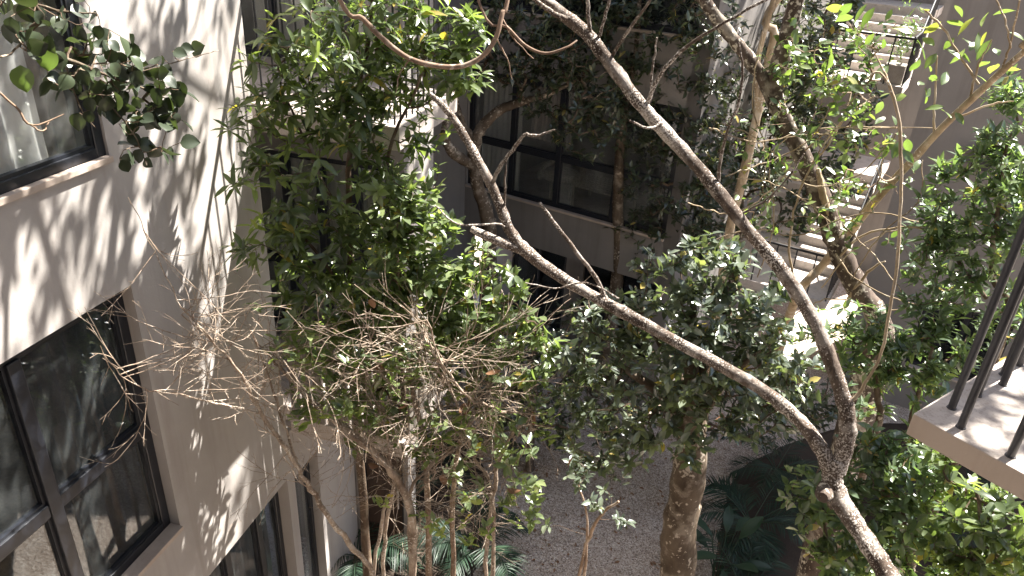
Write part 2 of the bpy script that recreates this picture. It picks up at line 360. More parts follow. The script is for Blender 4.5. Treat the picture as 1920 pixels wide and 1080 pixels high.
# ------------------------------------------------------------------ ground
b = Buf(); b.add([(-60, -60, 0), (60, -60, 0), (60, 60, 0), (-60, 60, 0)], [(0, 1, 2, 3)])
b.obj('ground', M['gravel'], kind='structure')
def bed(pts, z=.03):
    b = Buf(); c = np.mean(pts, 0); P = smooth_line([(*p, z) for p in list(pts)+[pts[0]]], 6)[:-1]; P[:, :2] += rng.normal(size=(len(P), 2))*.03
    n = len(P); low = P*1.0; low[:, :2] += (P[:, :2]-c)*.04; low[:, 2] = -.01
    b.add(np.vstack([P, low, [[*c, z+.05]]]), [(i, (i+1) % n, 2*n) for i in range(n)])
    b.f.append(np.array([(n+i, n+(i+1) % n, (i+1) % n, i) for i in range(n)]))
    return b.obj('planting_bed', M['soil'], kind='structure')
bed([(2.9, 6.2), (3.5, 8.6), (4.6, 10.2), (7.5, 11.3), (9.5, 9.0), (8, 4), (4.5, 3.6)])
bed([(-3.0, 4.6), (-.9, 5.0), (-.35, 7.2), (-.15, 8.9), (-.8, 10.2), (-2.2, 9.4), (-2.4, 7.2)])
k = 26000; P = np.stack([rng.uniform(-1.0, 5.2, k), rng.uniform(6.6, 12.5, k), rng.uniform(.0, .008, k)], 1)
rs = rng.uniform(.006, .016, k); O6 = np.array([(1, 0, 0), (0, 1, 0), (-1, 0, 0), (0, -1, 0), (0, 0, .65), (0, 0, -.65)])
yaw = rng.uniform(0, 6.28, k); V = O6[None]*rs[:, None, None]*rng.uniform(.7, 1.25, (k, 6, 1)); ca, sa = np.cos(yaw)[:, None], np.sin(yaw)[:, None]
V = np.stack([V[..., 0]*ca-V[..., 1]*sa, V[..., 0]*sa+V[..., 1]*ca, V[..., 2]], -1)+P[:, None]
F8 = np.array([(0, 1, 4), (1, 2, 4), (2, 3, 4), (3, 0, 4), (1, 0, 5), (2, 1, 5), (3, 2, 5), (0, 3, 5)])
b = Buf(); b.add(V.reshape(-1, 3), (F8[None]+np.arange(k)[:, None, None]*6).reshape(-1, 3), np.repeat(rng.random(k), 6))
b.obj('gravel', M['pebble'], label='loose pinkish beige gravel covering the court', cat='gravel', kind='stuff')

# ------------------------------------------------------------------ left building
d14 = np.array([math.sin(R_(14)), math.cos(R_(14))]); n14 = np.array([-math.cos(R_(14)), math.sin(R_(14))])
LF = Fr(n14*3.69, d14, -n14)              # a = along the wall away from the eye, b = out into the court
FF = Fr(d14*6.9, n14, -d14)               # loggia facade: a = distance left of the eye line, b = towards the eye
def zr(z): return z+H
def window(bld, fr, a, z, inset, mull, trans, g='glass', fw=.06, fd=.07, sill=True, label=None):
    """frame, bars and panes in an opening; b is outward, so the window sits at -inset"""
    b = Buf(); y = (-inset-fd, -inset)
    fr.box(b, (a[0], a[0]+fw), y, z); fr.box(b, (a[1]-fw, a[1]), y, z)
    fr.box(b, (a[0]+fw, a[1]-fw), y, (z[0], z[0]+fw)); fr.box(b, (a[0]+fw, a[1]-fw), y, (z[1]-fw, z[1]))
    wnd = b.obj('window', M['frame'], bld); bevel(wnd, .006)
    xs = [a[0]+fw]+[q for m_ in mull for q in (m_-fw*.55, m_+fw*.55)]+[a[1]-fw]
    zs = [z[0]+fw]+[q for m_ in trans for q in (m_-fw*.6, m_+fw*.6)]+[z[1]-fw]
    for m_ in mull:
        b = Buf(); fr.box(b, (m_-fw*.55, m_+fw*.55), (y[0]+.004, y[1]+.018), (z[0]+fw, z[1]-fw)); bevel(b.obj('mullion', M['frame'], wnd), .006)
    for m_ in trans:
        for i in range(0, len(xs), 2):
            b = Buf(); fr.box(b, (xs[i], xs[i+1]), (y[0]+.006, y[1]+.008), (m_-fw*.6, m_+fw*.6)); bevel(b.obj('transom', M['frame'], wnd), .006)
    for i in range(0, len(xs), 2):
        for j in range(0, len(zs), 2):
            # thin sash frame round each pane, then the pane
            b = Buf(); e = .022; X = (xs[i], xs[i+1]); Z = (zs[j], zs[j+1]); yy = (y[0]+.018, y[1]-.012)
            fr.box(b, (X[0], X[0]+e), yy, Z); fr.box(b, (X[1]-e, X[1]), yy, Z); fr.box(b, (X[0]+e, X[1]-e), yy, (Z[0], Z[0]+e)); fr.box(b, (X[0]+e, X[1]-e), yy, (Z[1]-e, Z[1]))
            b.obj('sash', M['frame'], wnd)
            b = Buf(); fr.box(b, (X[0]+e*.5, X[1]-e*.5), (-inset-fd*.62, -inset-fd*.5), (Z[0]+e*.5, Z[1]-e*.5)); b.obj('pane', M[g], wnd)
    if sill:
        b = Buf(); fr.box(b, (a[0]+.004, a[1]-.004), (-inset+.002, .035), (z[0]-.03, z[0]+.012)); bevel(b.obj('sill', M['slab_edge'], wnd), .005)
    return wnd
def curtain(fr, a, bpos, z, material, label, waves=9, amp=.035, cat='curtain', group=None, spread=0.0):
    n = waves*10; xs = np.linspace(a[0], a[1], n); b = Buf(); rows = 7; V = []
    ph = np.cumsum(rng.uniform(.5, 1.5, n)); ph = ph/ph[-1]*waves*2*math.pi
    for j in range(rows):
        f = j/(rows-1); zz = z[0]+(z[1]-z[0])*f
        for i in range(n):
            am = amp*(.55+.6*(1-f))*(1+.35*math.sin(i*.21)); V.append(fr.p(xs[i]+(1-f)*spread*math.sin(ph[i]*.5)*.03, bpos+am*math.sin(ph[i])+.012*(1-f)*math.sin(ph[i]*.37), zz))
    F = [(j*n+i, j*n+i+1, (j+1)*n+i+1, (j+1)*n+i) for j in range(rows-1) for i in range(n-1)]
    b.add(V, F); return b.obj('curtain', material, smooth=True, label=label, cat=cat, group=group)
def room(bld, fr, a, b, z, floor='floorwood', wallm='room'):
    """open-fronted room shell behind windows; b = (deep, near)"""
    t_ = .08
    bb = Buf(); fr.box(bb, (a[0], a[1]), b, (z[0]-.1, z[0])); bb.obj('room_floor', M[floor], bld)
    bb = Buf(); fr.box(bb, (a[0], a[1]), b, (z[1], z[1]+.1)); bb.obj('room_ceiling', M['white'], bld)
    bb = Buf(); fr.box(bb, (a[0]-t_, a[0]), b, (z[0]-.1, z[1]+.1)); fr.box(bb, (a[1], a[1]+t_), b, (z[0]-.1, z[1]+.1)); fr.box(bb, (a[0]-t_, a[1]+t_), (b[0]-t_, b[0]), (z[0]-.1, z[1]+.1)); bb.obj('room_wall', M[wallm], bld)

lb = thing('apartment_building', (*LF.p(2, 0, 0)[:2], 0), 'pale beige plastered apartment block with dappled wall along the edge of the court', 'building')
S_UP, S_MID, T_MID, T_GR = zr(-1.62), zr(-4.82), zr(-2.54), zr(-5.65)
op = [(.7, 3.83, S_UP, S_UP+2.28), (.7, 3.79, S_MID, T_MID), (2.6, 5.36, .12, T_GR)]
b = Buf(); wall_mesh(b, LF, (-4, 5.44), (-.05, 18), 0, -.26, op); b.obj('wall', M['plaster'], lb)
window(lb, LF, (.7, 3.83), (S_UP, S_UP+2.28), .02, [1.75, 2.86], [S_UP+1.04], fw=.075)
window(lb, LF, (.7, 3.79), (S_MID, T_MID), .09, [1.75, 2.86], [S_MID+1.04], fw=.085, g='glass_blue')
window(lb, LF, (2.6, 5.36), (.12, T_GR), .13, [3.5, 4.42, 4.95], [], fw=.07, g='glass_blue')
room(lb, LF, (.2, 5.1), (-4.2, -.27), (S_UP-.12, S_UP+2.45)); room(lb, LF, (.2, 5.1), (-4.2, -.27), (S_MID-.12, T_MID+.2)); room(lb, LF, (1.8, 5.2), (-3.5, -.27), (.02, T_GR+.2))
curtain(LF, (.8, 3.5), -.135, (S_UP+.02, S_UP+2.3), M['sheer'], 'white sheer curtain glowing behind the topmost sunlit window', 15)
curtain(LF, (3.42, 3.8), -.21, (S_UP+.02, S_UP+2.3), M['taupe'], 'taupe curtain edge beside the white sheer one', 4)
curtain(LF, (2.93, 3.74), -.22, (S_MID+.02, T_MID+.05), M['slate'], 'grey pleated curtain behind the large black framed window', 7, .045, spread=1)
curtain(LF, (4.45, 5.34), -.33, (.06, T_GR+.1), M['curtain'], 'grey pleated curtain in the ground floor window at the wall foot', 9)
# low cabinet and bed inside the big window's room
cb = thing('cabinet', LF.p(1.6, -3.6, S_MID-.12), 'low pale cabinet at the back of the room behind the black framed window', 'cabinet')
b = Buf(); LF.box(b, (.5, 2.7), (-4.15, -3.6), (S_MID-.1, S_MID+.45)); bevel(b.obj('body', M['wicker'], cb), .01)
b = Buf(); LF.box(b, (.48, 2.72), (-4.17, -3.57), (S_MID+.452, S_MID+.5)); bevel(b.obj('top', M['white'], cb), .008)
# loggia beyond the wall's end: side wall, ground floor wall, facade with windows, balconies
FL = [zr(-1.68), zr(-4.9)]                # balcony floor levels
b = Buf(); wall_mesh(b, LF, (5.442, 6.86), (-.05, FL[1]-.2), -.002, -.26, [(5.5, 6.0, .12, 2.55)]); b.obj('wall', M['plaster'], lb)
window(lb, LF, (5.5, 6.0), (.12, 2.55), .12, [], [], fw=.05, sill=False)
LG = Fr(n14*5.1+d14*5.2, d14, -n14)
b = Buf(); wall_mesh(b, LG, (0, 1.75), (2.6, 9.9), 0, -.2, []); b.obj('wall', M['plaster'], lb)
b = Buf(); wall_mesh(b, Fr(n14*3.95+d14*5.44, n14, d14), (0, 1.2), (2.6, 13.5), 0, -.2, []); b.obj('wall', M['plaster'], lb)
fo = [(3.12, 4.85, FL[0]+.1, FL[0]+2.35), (3.12, 4.85, FL[1]+.1, FL[1]+2.35), (3.02, 3.62, .02, 2.3)]
b = Buf(); wall_mesh(b, FF, (2.95, 5.1), (-.05, 9.9), 0, -.25, fo); b.obj('wall', M['plaster_shade'], lb)
for q, f in enumerate(FL):
    window(lb, FF, (3.12, 4.85), (f+.1, f+2.35), .08, [3.55, 3.98, 4.41], [f+1.0] if q else [], fw=.065, sill=False)
    room(lb, FF, (3.1, 5.0), (-.95, -.26), (f, f+2.6))
    curtain(FF, (3.16, 4.8), -.37, (f+.1, f+2.4), M['curtain'], ['grey curtain behind the upper balcony railing', 'grey curtain behind the lower timber screened balcony'][q], 18)
dr = thing('entrance_door', FF.p(3.3, 0, 0), 'dark brown ground floor door under the balcony', 'door')
b = Buf(); FF.box(b, (3.06, 3.58), (-.14, -.09), (.03, 2.255)); bevel(b.obj('door_leaf', M['door'], dr), .006)
b = Buf(); FF.box(b, (3.02, 3.06), (-.16, -.05), (.02, 2.3)); FF.box(b, (3.58, 3.62), (-.16, -.05), (.02, 2.3)); FF.box(b, (3.06, 3.58), (-.16, -.05), (2.26, 2.3)); b.obj('door_frame', M['frame'], dr)
b = Buf(); tube(b, [FF.p(3.12, -.05, .95), FF.p(3.12, -.05, 1.25)], .012, 8); b.obj('handle', M['white'], dr)
# side wall from the facade's end to the back wing
e0 = FF.p(2.95, 0, 0)[:2]+d14*.26; e1 = np.array([-1.9, 12.2]); ed = unit(e1-e0); SW = Fr(e0, ed, (ed[1], -ed[0]))
b = Buf(); wall_mesh(b, SW, (0, float(np.linalg.norm(e1-e0))), (-.05, 9.9), 0, -.2, []); b.obj('wall', M['plaster_shade'], lb)
def balusters(fr, par, name, mat_, a, bpos, z, n, r, along='a', fixed=0):
    me = None
    for i in range(n):
        q = a[0]+(a[1]-a[0])*i/max(1, n-1); p = fr.p(q, bpos, 0) if along == 'a' else fr.p(bpos, q, 0)
        if me is None:
            b = Buf(); tube(b, [(0, 0, z[0]), (0, 0, z[1])], r, 8); me = b.mesh(name, True); me.materials.append(mat_)
        o = bpy.data.objects.new(name, me); COL.objects.link(o); o.parent = par; o.matrix_parent_inverse = Matrix.Translation(-par.location); o.location = (p[0], p[1], 0)
for q, f in enumerate(FL):
    bl = thing('balcony', FF.p(3.2, .7, f), ['pale balcony slab with thin dark railing, high behind the long leaved tree', 'lower balcony screened by weathered grey timber slats behind bare twigs'][q], 'balcony')
    b = Buf(); FF.box(b, (2.38, 3.66), (.002, 1.42), (f-.2, f)); FF.box(b, (3.66, 5.09), (.002, 1.26), (f-.2, f-.003)); bevel(b.obj('slab', M['concrete'], bl), .01)
    zz = (f, f+.98)
    b = Buf(); FF.box(b, (2.43, 3.66), (1.345, 1.375), (f+.98, f+1.02)); FF.box(b, (2.43, 2.46), (.04, 1.345), (f+.98, f+1.02)); rl = b.obj('handrail', M['blackrail'], bl)
    if q == 0:
        balusters(FF, bl, 'baluster', M['blackrail'], (2.445, 3.64), 1.36, zz, 11, .009); balusters(FF, bl, 'baluster', M['blackrail'], (.1, 1.24), 2.445, zz, 10, .009, 'b')
    else:
        xs = np.arange(2.45, 3.62, .135); 
        for i, x in enumerate(xs):
            b = Buf(); FF.box(b, (x, x+.105), (1.385, 1.405+rng.uniform(0, .01)), (f-.12+rng.uniform(-.02, .02), f+1.12+rng.uniform(-.03, .03))); bevel(b.obj('slat', M['slat'], bl), .004)
        for i, y in enumerate(np.arange(.1, 1.3, .135)):
            b = Buf(); FF.box(b, (2.385-rng.uniform(0, .01), 2.41), (y, y+.105), (f-.12, f+1.12)); bevel(b.obj('slat', M['slat'], bl), .004)
        balusters(FF, bl, 'post', M['blackrail'], (2.445, 3.64), 1.36, zz, 3, .02)

# ------------------------------------------------------------------ back building, right building and the stair between them
BO = np.array([-1.01, 13.46]); bu = np.array([.857, -.515]); bv = np.array([.515, .857])
BF = Fr(BO, bu, -bv)                      # a along to the right, b towards the eye (v = -b)
kb = thing('rear_building', BF.p(1.5, 0, 0), 'shaded grey block with a wide dark framed window across the back of the court', 'building')
SB, TB, SPB = zr(-4.85), zr(-2.68), zr(-5.7)
op = [(.02, 4.05, SB, TB), (.02, 4.05, SB+3.2, TB+3.2)]
b = Buf(); wall_mesh(b, BF, (-.0, 4.3), (SPB, 12), 0, -.25, op); b.obj('wall', M['plaster_shade'], kb)
b = Buf(); wall_mesh(b, BF, (-.3, 4.3), (-.05, SPB), -1.4, -1.6, [(.3, 1.6, .05, 2.3), (2.0, 3.6, .05, 2.3)]); b.obj('wall', M['plaster_shade'], kb)
b = Buf(); BF.box(b, (.01, 4.29), (-1.6, -.26), (SPB, SPB+.2)); b.obj('soffit', M['plaster_shade'], kb)
window(kb, BF, (.02, 4.05), (SB, TB), .06, [.97, 1.92, 3.04], [zr(-3.93)], g='glass', fw=.08)
window(kb, BF, (.02, 4.05), (SB+3.2, TB+3.2), .06, [.97, 1.92, 3.04], [zr(-3.93)+3.2], g='glass_dark', fw=.08)
for a_ in ((.3, 1.6), (2.0, 3.6)):
    window(kb, Fr(BF.p(0, -1.4, 0)[:2], bu, -bv), a_, (.05, 2.3), .06, [sum(a_)/2], [], g='glass_dark', fw=.06, sill=False)
room(kb, BF, (-.1, 4.2), (-4.0, -.26), (SB-.35, TB+.2), 'concrete'); room(kb, BF, (-.1, 4.2), (-4.0, -.26), (SB+2.85, TB+3.4), 'concrete')
room(kb, BF, (-.1, 4.2), (-4.5, -1.62), (.02, 2.45), 'concrete')
curtain(BF, (.1, .95), -.4, (SB-.3, TB+.1), M['curtain'], 'grey curtain behind the first pane of the wide back window', 8)
curtain(BF, (1.05, 1.9), -.55, (SB+1.0, TB+.1), M['taupe'], 'taupe blind behind the second pane of the wide back window', 12, .01, cat='blind')
# wicker armchair and slatted lounger inside
ch = thing('lounge_chair', BF.p(1.25, -1.7, SB-.35), 'round pale wicker chair inside the wide back window', 'chair')
b = Buf(); c0 = BF.p(1.25, -1.5, SB+.12)
tube(b, [c0+np.array([math.cos(a_)*.42*bu[0]+math.sin(a_)*.4*bv[0], math.cos(a_)*.42*bu[1]+math.sin(a_)*.4*bv[1], .16*math.sin(a_)]) for a_ in np.linspace(-.6, 3.8, 18)], .06, 8); b.obj('backrest', M['wicker'], ch, True)
b = Buf(); tube(b, [c0-np.array([0, 0, .1]), c0-np.array([0, 0, .0]), c0+np.array([0, 0, .04])], [.34, .38, .3], 16); b.obj('seat', M['wicker'], ch, True)
for a_ in range(4):
    b = Buf(); p = c0+np.array([.26*math.cos(a_*1.57+.7), .26*math.sin(a_*1.57+.7), -.08]); tube(b, [p, p-np.array([0, 0, .39])], .022, 6); b.obj('leg', M['wicker'], ch)
bn = thing('slatted_bench', BF.p(2.0, -1.3, SB-.35), 'slatted wooden bench inside the wide back window', 'bench')
for i in range(8):
    b = Buf(); BF.box(b, (1.62, 2.75), (-2.0+i*.11, -1.92+i*.11), (SB+.05, SB+.08)); b.obj('slat', M['wicker'], bn)
for x in (1.68, 2.66):
    for y in (-1.95, -1.2):
        b = Buf(); BF.box(b, (x, x+.05), (y, y+.05), (SB-.35, SB+.045)); b.obj('leg', M['wicker'], bn)
# wing closing the corner: runs towards the eye on the left
WG = Fr(BO, -bv, bu)
b = Buf(); wall_mesh(b, WG, (-.4, 1.55), (-.05, 13), -.001, -.22, []); b.obj('wall', M['plaster_shade'], kb)
# right building: wall parallel to the back wall
rb = thing('side_building', BF.p(9, -3, 0), 'plain taupe rendered block on the far side beyond the stair', 'building')
RF = Fr(BF.p(0, -3.2, 0)[:2], bu, -bv)
op = [(8.45, 9.6, zr(-2.75), zr(-.5)), (8.0, 9.4, .9, 2.3), (10, 11, zr(-2.75), zr(-.5))]
b = Buf(); wall_mesh(b, RF, (6.95, 16), (-.05, 13.5), 0, -.25, op); b.obj('wall', M['plaster_shade'], rb)
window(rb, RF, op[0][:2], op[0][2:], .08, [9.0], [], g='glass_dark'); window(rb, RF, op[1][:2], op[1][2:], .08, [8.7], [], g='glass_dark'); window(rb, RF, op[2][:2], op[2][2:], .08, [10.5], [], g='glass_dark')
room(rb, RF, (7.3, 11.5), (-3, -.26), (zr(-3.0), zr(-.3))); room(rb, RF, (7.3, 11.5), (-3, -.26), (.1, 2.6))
b = Buf(); wall_mesh(b, Fr(RF.p(6.95, 0, 0)[:2], bv, -bu), (.25, 2.4), (-.05, 13), 0, -.25, []); b.obj('wall', M['plaster_shade'], rb)
b = Buf(); wall_mesh(b, Fr(BF.p(0, -9.4, 0)[:2], bu, -bv), (3.5, 7.2), (-.05, 9.2), 0, -.25, []); b.obj('wall', M['plaster_shade'], kb)
b = Buf(); wall_mesh(b, Fr(BF.p(4.3, 0, 0)[:2], bv, bu), (0, 9.4), (-.05, 13), -.001, -.25, []); b.obj('wall', M['plaster_shade'], kb)
lp = at(1836, 318, 13.2); q = lp[:2]-RF.o[:2]; ua = float(q@bu)
wl = thing('wall_lamp', RF.p(ua, 0, lp[2]), 'black box lamp fixed to the taupe wall above the bright green shrub', 'lamp')
b = Buf(); RF.box(b, (ua-.12, ua+.2), (.03, .2), (lp[2]-.22, lp[2]+.12)); bevel(b.obj('housing', M['blackrail'], wl), .008)
b = Buf(); RF.box(b, (ua-.05, ua+.12), (0, .03), (lp[2]-.1, lp[2]+.03)); b.obj('bracket', M['blackrail'], wl)
# stair
def stair(label, a, v0, z0, land, n, rise, run, rail_l):
    t_ = thing('staircase', BF.p(sum(a)/2, -v0, z0), label, 'staircase')
    b = Buf(); BF.box(b, a, (-v0-land, -v0), (z0-.18, z0)); bevel(b.obj('landing', M['step'], t_), .008)
    for i in range(n):
        y0 = v0+land+i*run+.002; b = Buf(); BF.box(b, (a[0]+.02, a[1]-.02), (-y0-run-.02, -y0), (z0+(i+1)*rise-.19, z0+(i+1)*rise)); bevel(b.obj('step', M['step'], t_), .006)
    ye = v0+land+n*run
    b = Buf(); BF.box(b, a, (-ye-1.3, -ye-.025), (z0+n*rise-.18, z0+n*rise-.003)); b.obj('landing', M['step'], t_)
    # front railing
    b = Buf(); BF.box(b, (a[0], a[1]), (-v0-.06, -v0-.03), (z0+.86, z0+.9)); rl = b.obj('railing', M['blackrail'], t_)
    balusters(BF, rl, 'baluster', M['blackrail'], (a[0]+.03, a[1]-.03), -v0-.045, (z0, z0+.87), max(3, int((a[1]-a[0])/.27)), .014)
    # side railing climbing with the flight
    for sx in ([a[1]-.04, a[0]+.04] if rail_l else [a[1]-.04]):
        b = Buf(); pts = [BF.p(sx, -v0-.05, z0+.9), BF.p(sx, -v0-land, z0+.9), BF.p(sx, -ye, z0+n*rise+.9)]; tube(b, pts, .02, 6); rl = b.obj('railing', M['blackrail'], t_)
        for i in range(int((land+n*run)/.13)):
            y = v0+.12+i*.13; zz = z0+max(0, math.ceil((y-v0-land)/run))*rise if y > v0+land else z0
            zt = z0+.9+max(0, y-v0-land)/run*rise
            b = Buf(); p = BF.p(sx, -y, 0); tube(b, [(p[0], p[1], zz), (p[0], p[1], zt)], .011, 6); b.obj('baluster', M['blackrail'], rl)
    return t_
stair('lower concrete stair with black railing round its sunlit landing', (4.55, 6.42), 2.95, zr(-6.5), 1.25, 9, .178, .27, False)
stair('upper concrete stair with black railings, high behind the dark mottled tree', (4.7, 6.45), 5.3, zr(-2.8), 1.1, 7, .17, .27, True)
b = Buf(); pl = thing('planter', BF.p(6.2, -5.7, zr(-2.8)), 'small concrete planter with green plant behind the upper stair railing', 'planter')
BF.box(b, (6.0, 6.38), (-5.9, -5.5), (zr(-2.8), zr(-2.45))); bevel(b.obj('trough', M['concrete'], pl), .01)
b = Buf(); tp = BF.p(6.2, -5.7, zr(-2.0))+rng.normal(size=(60, 3))*np.array([.12, .12, .33]); rosettes(b, tp, unit(rng.normal(size=(60, 3))+[0, 0, 1]), 6, .1, .04); b.obj('foliage', M['lf_fresh'], pl, True)

# ------------------------------------------------------------------ building behind the eye and its balcony
e1 = np.array([.602, -.799]); e2 = np.array([.799, .602]); zb = zr(-1.65)
c0 = atz(1712, 775, zb)[:2]
NF = Fr(c0, e1, e2)                       # a along the front edge (towards the right and nearer), b inwards
nb = thing('near_building', NF.p(1, 1.6, 0), 'beige plastered block that carries the balcony at the picture edge', 'building')
b = Buf(); wall_mesh(b, Fr(NF.p(-.05, 1.3, 0)[:2], e1, e2), (1.35, 9), (-.05, 20), 0, .25, []); b.obj('wall', M['plaster_dim'], nb)
b = Buf(); wall_mesh(b, Fr(np.array([-3.6, -1.3]), np.array([1.0, 0]), np.array([0, -1.0])), (0, 8.2), (-.05, 20), 0, .25, []); b.obj('wall', M['plaster_dim'], nb)
nbal = thing('balcony', NF.p(.7, .6, zb), 'close sunlit concrete balcony slab with round charcoal bars at picture edge', 'balcony')
b = Buf(); NF.box(b, (0, 2.6), (0, 1.298), (zb-.098, zb)); s_ = b.obj('slab', M['concrete'], nbal); bevel(s_, .006)
s_.data.materials.append(M['slab_edge'])
for p in s_.data.polygons:
    if abs(p.normal.z) < .5: p.material_index = 1
def rodn(a, b_): 
    bb = Buf(); p = NF.p(a, b_, 0); tube(bb, [(p[0], p[1], zb-.005), (p[0], p[1], zb+.96)], .0145, 14); bb.obj('baluster', M['rail'], nbal, True)
    bb = Buf(); tube(bb, [(p[0], p[1], zb-.001), (p[0], p[1], zb+.004)], [.019, .017], 12); bb.obj('base_collar', M['rail'], nbal, True)
BAL = [(1784, 765), (1801, 801), (1832, 741), (1880, 721), (1894, 855)]
for (x, y) in BAL:
    p = atz(x, y, zb)[:2]-c0; rodn(float(p@e1), float(p@e2))
for i in range(2, 9): rodn(.07+i*.145+.14, .055)
for i in range(1, 5): rodn(.06, .46+i*.145)
b = Buf(); NF.box(b, (.04, 2.5), (.035, .075), (zb+.96, zb+.985)); NF.box(b, (.04, .08), (.075, 1.25), (zb+.96, zb+.985)); bevel(b.obj('handrail', M['rail'], nbal), .004)

# ================================================================== plants
def ext(p, *more): return [np.array(q, float) for q in more]
def dirs_up(n, up=.7, side=1.0): return unit(rng.normal(size=(n, 3))*side+np.array([0, 0, up]))
# ---- forked tree with speckled bark, its two limbs crossing the picture
WS = .68
A = thing('forked_tree', (3.0, 1.9, 0), 'large forked tree with lichen speckled brown limbs crossing the court', 'tree')
wood_A = []
b = Buf(); g0 = at(1780, 1260, 3.0)
S = limb(b, [(1572, 862, 3.72, 44), (1560, 895, 3.7, 56), (1568, 925, 3.68, 58), (1598, 975, 3.6, 52), (1638, 1035, 3.48, 54), (1672, 1088, 3.38, 56), (1720, 1165, 3.2, 58), (1780, 1260, 3.0, 60)], 6, 16, .045, tail=[(g0[0]+.1, g0[1]-.2, 3.0, .1), (g0[0]+.12, g0[1]-.25, 1.0, .11), (g0[0]+.1, g0[1]-.25, -.1, .17)])
b.obj('trunk', M['bark_pale'], A, True); wood_A.append(S)
def branch(par, material, pix, k=5, sides=10, rough=.05, wob=0.0, tail=None, head=None, name='branch', store=None):
    b = Buf(); S = limb(b, pix, k, sides, rough, wob, tail, head); b.obj(name, material, par, True)
    if store is not None: store.append(S)
    return S
knot = Buf(); kp = at(1545, 928, 3.6); tube(knot, [kp+np.array([.03, .06, 0]), kp, kp-np.array([.02, .03, -.005])], [.045, .045, .03], 12, .06); knot.obj('knot', M['bark_dark'], A, True)
branch(A, M['bark_pale'], [(1558, 885, 3.7, 46), (1535, 835, 3.72, 40), (1490, 780, 3.8, 37), (1420, 725, 3.9, 35), (1300, 658, 4.1, 33), (1200, 603, 4.3, 33), (1120, 560, 4.45, 32), (1040, 512, 4.6, 32), (985, 470, 4.7, 34), (955, 430, 4.75, 30), (925, 355, 4.85, 26), (885, 280, 4.95, 24), (850, 222, 5.05, 20), (822, 190, 5.1, 17), (806, 176, 5.15, 11)], 5, 14, .075, store=wood_A)
branch(A, M['bark_pale'], [(1570, 885, 3.72, 44), (1588, 820, 3.76, 46), (1586, 765, 3.8, 44), (1562, 690, 3.86, 41), (1530, 610, 3.92, 39), (1480, 525, 4.0, 38), (1410, 440, 4.1, 37), (1335, 345, 4.25, 37), (1265, 265, 4.4, 37), (1205, 200, 4.5, 36), (1155, 135, 4.6, 37), (1105, 70, 4.7, 35), (1050, 22, 4.8, 34), (990, -20, 4.9, 31), (920, -78, 5.05, 30), (860, -130, 5.2, 28)], 5, 14, .075, tail=[(-.75, 5.6, 9.1, .045), (-.6, 6.1, 10.3, .036), (-.1, 6.8, 11.6, .025)], store=wood_A)
branch(A, M['bark_pale'], [(975, 468, 4.7, 26), (930, 450, 4.7, 26), (900, 437, 4.72, 24), (884, 428, 4.74, 20)], 5, 10, .06)
SB_ = [[(922, 345, 4.85, 12), (938, 312, 4.8, 11), (962, 280, 4.78, 11), (982, 254, 4.75, 10), (1008, 254, 4.72, 8), (1040, 243, 4.7, 4)],
       [(1138, 562, 4.45, 13), (1110, 510, 4.4, 12), (1060, 445, 4.35, 11), (1030, 405, 4.32, 10), (1012, 380, 4.3, 8)],
       [(1212, 200, 4.5, 13), (1230, 155, 4.45, 11), (1265, 108, 4.4, 10), (1320, 65, 4.35, 9), (1420, 8, 4.3, 8), (1480, -20, 4.3, 7)],
       [(1346, 345, 4.25, 10), (1352, 290, 4.22, 9), (1368, 235, 4.2, 8), (1388, 185, 4.2, 8), (1392, 125, 4.18, 7), (1385, 80, 4.15, 4)],
       [(1392, 400, 4.15, 7), (1440, 372, 4.1, 6), (1480, 330, 4.08, 5), (1508, 288, 4.05, 4)],
       [(1110, 78, 4.7, 12), (1104, 40, 4.68, 12), (1100, -10, 4.65, 11)], [(1118, 85, 4.7, 10), (1130, 45, 4.66, 9), (1146, -10, 4.6, 8)],
       [(1148, 105, 4.65, 10), (1170, 70, 4.6, 9), (1222, -5, 4.5, 8)], [(1070, 40, 4.75, 16), (1030, 20, 4.72, 14), (980, -20, 4.7, 12)],
       [(1590, 760, 3.8, 12), (1622, 720, 3.85, 9), (1652, 660, 3.9, 8), (1672, 560, 3.95, 9), (1686, 450, 4.0, 9), (1690, 330, 4.05, 9), (1686, 230, 4.1, 10), (1668, 160, 4.12, 9), (1655, 130, 4.15, 6), (1640, 100, 4.2, 3)],
       [(1668, 158, 4.12, 7), (1645, 135, 4.1, 6), (1622, 150, 4.1, 4)], [(1240, 232, 4.4, 7), (1215, 240, 4.35, 7), (1180, 226, 4.3, 6)],
       [(1220, 185, 4.5, 7), (1222, 140, 4.46, 6), (1232, 70, 4.4, 4)], [(1160, 560, 4.4, 6), (1100, 530, 4.4, 5), (1040, 540, 4.4, 4), (985, 530, 4.4, 3)],
       [(955, 430, 4.75, 6), (930, 420, 4.7, 6), (860, 420, 4.65, 5), (815, 385, 4.62, 4)], [(945, 390, 4.8, 7), (947, 340, 4.76, 6), (950, 300, 4.74, 3)]]
for p in SB_: branch(A, M['bark_stem'] if p[0][0] in (1590, 1668) else M['bark_pale'], p, 5, 7, .04, .002, store=wood_A)
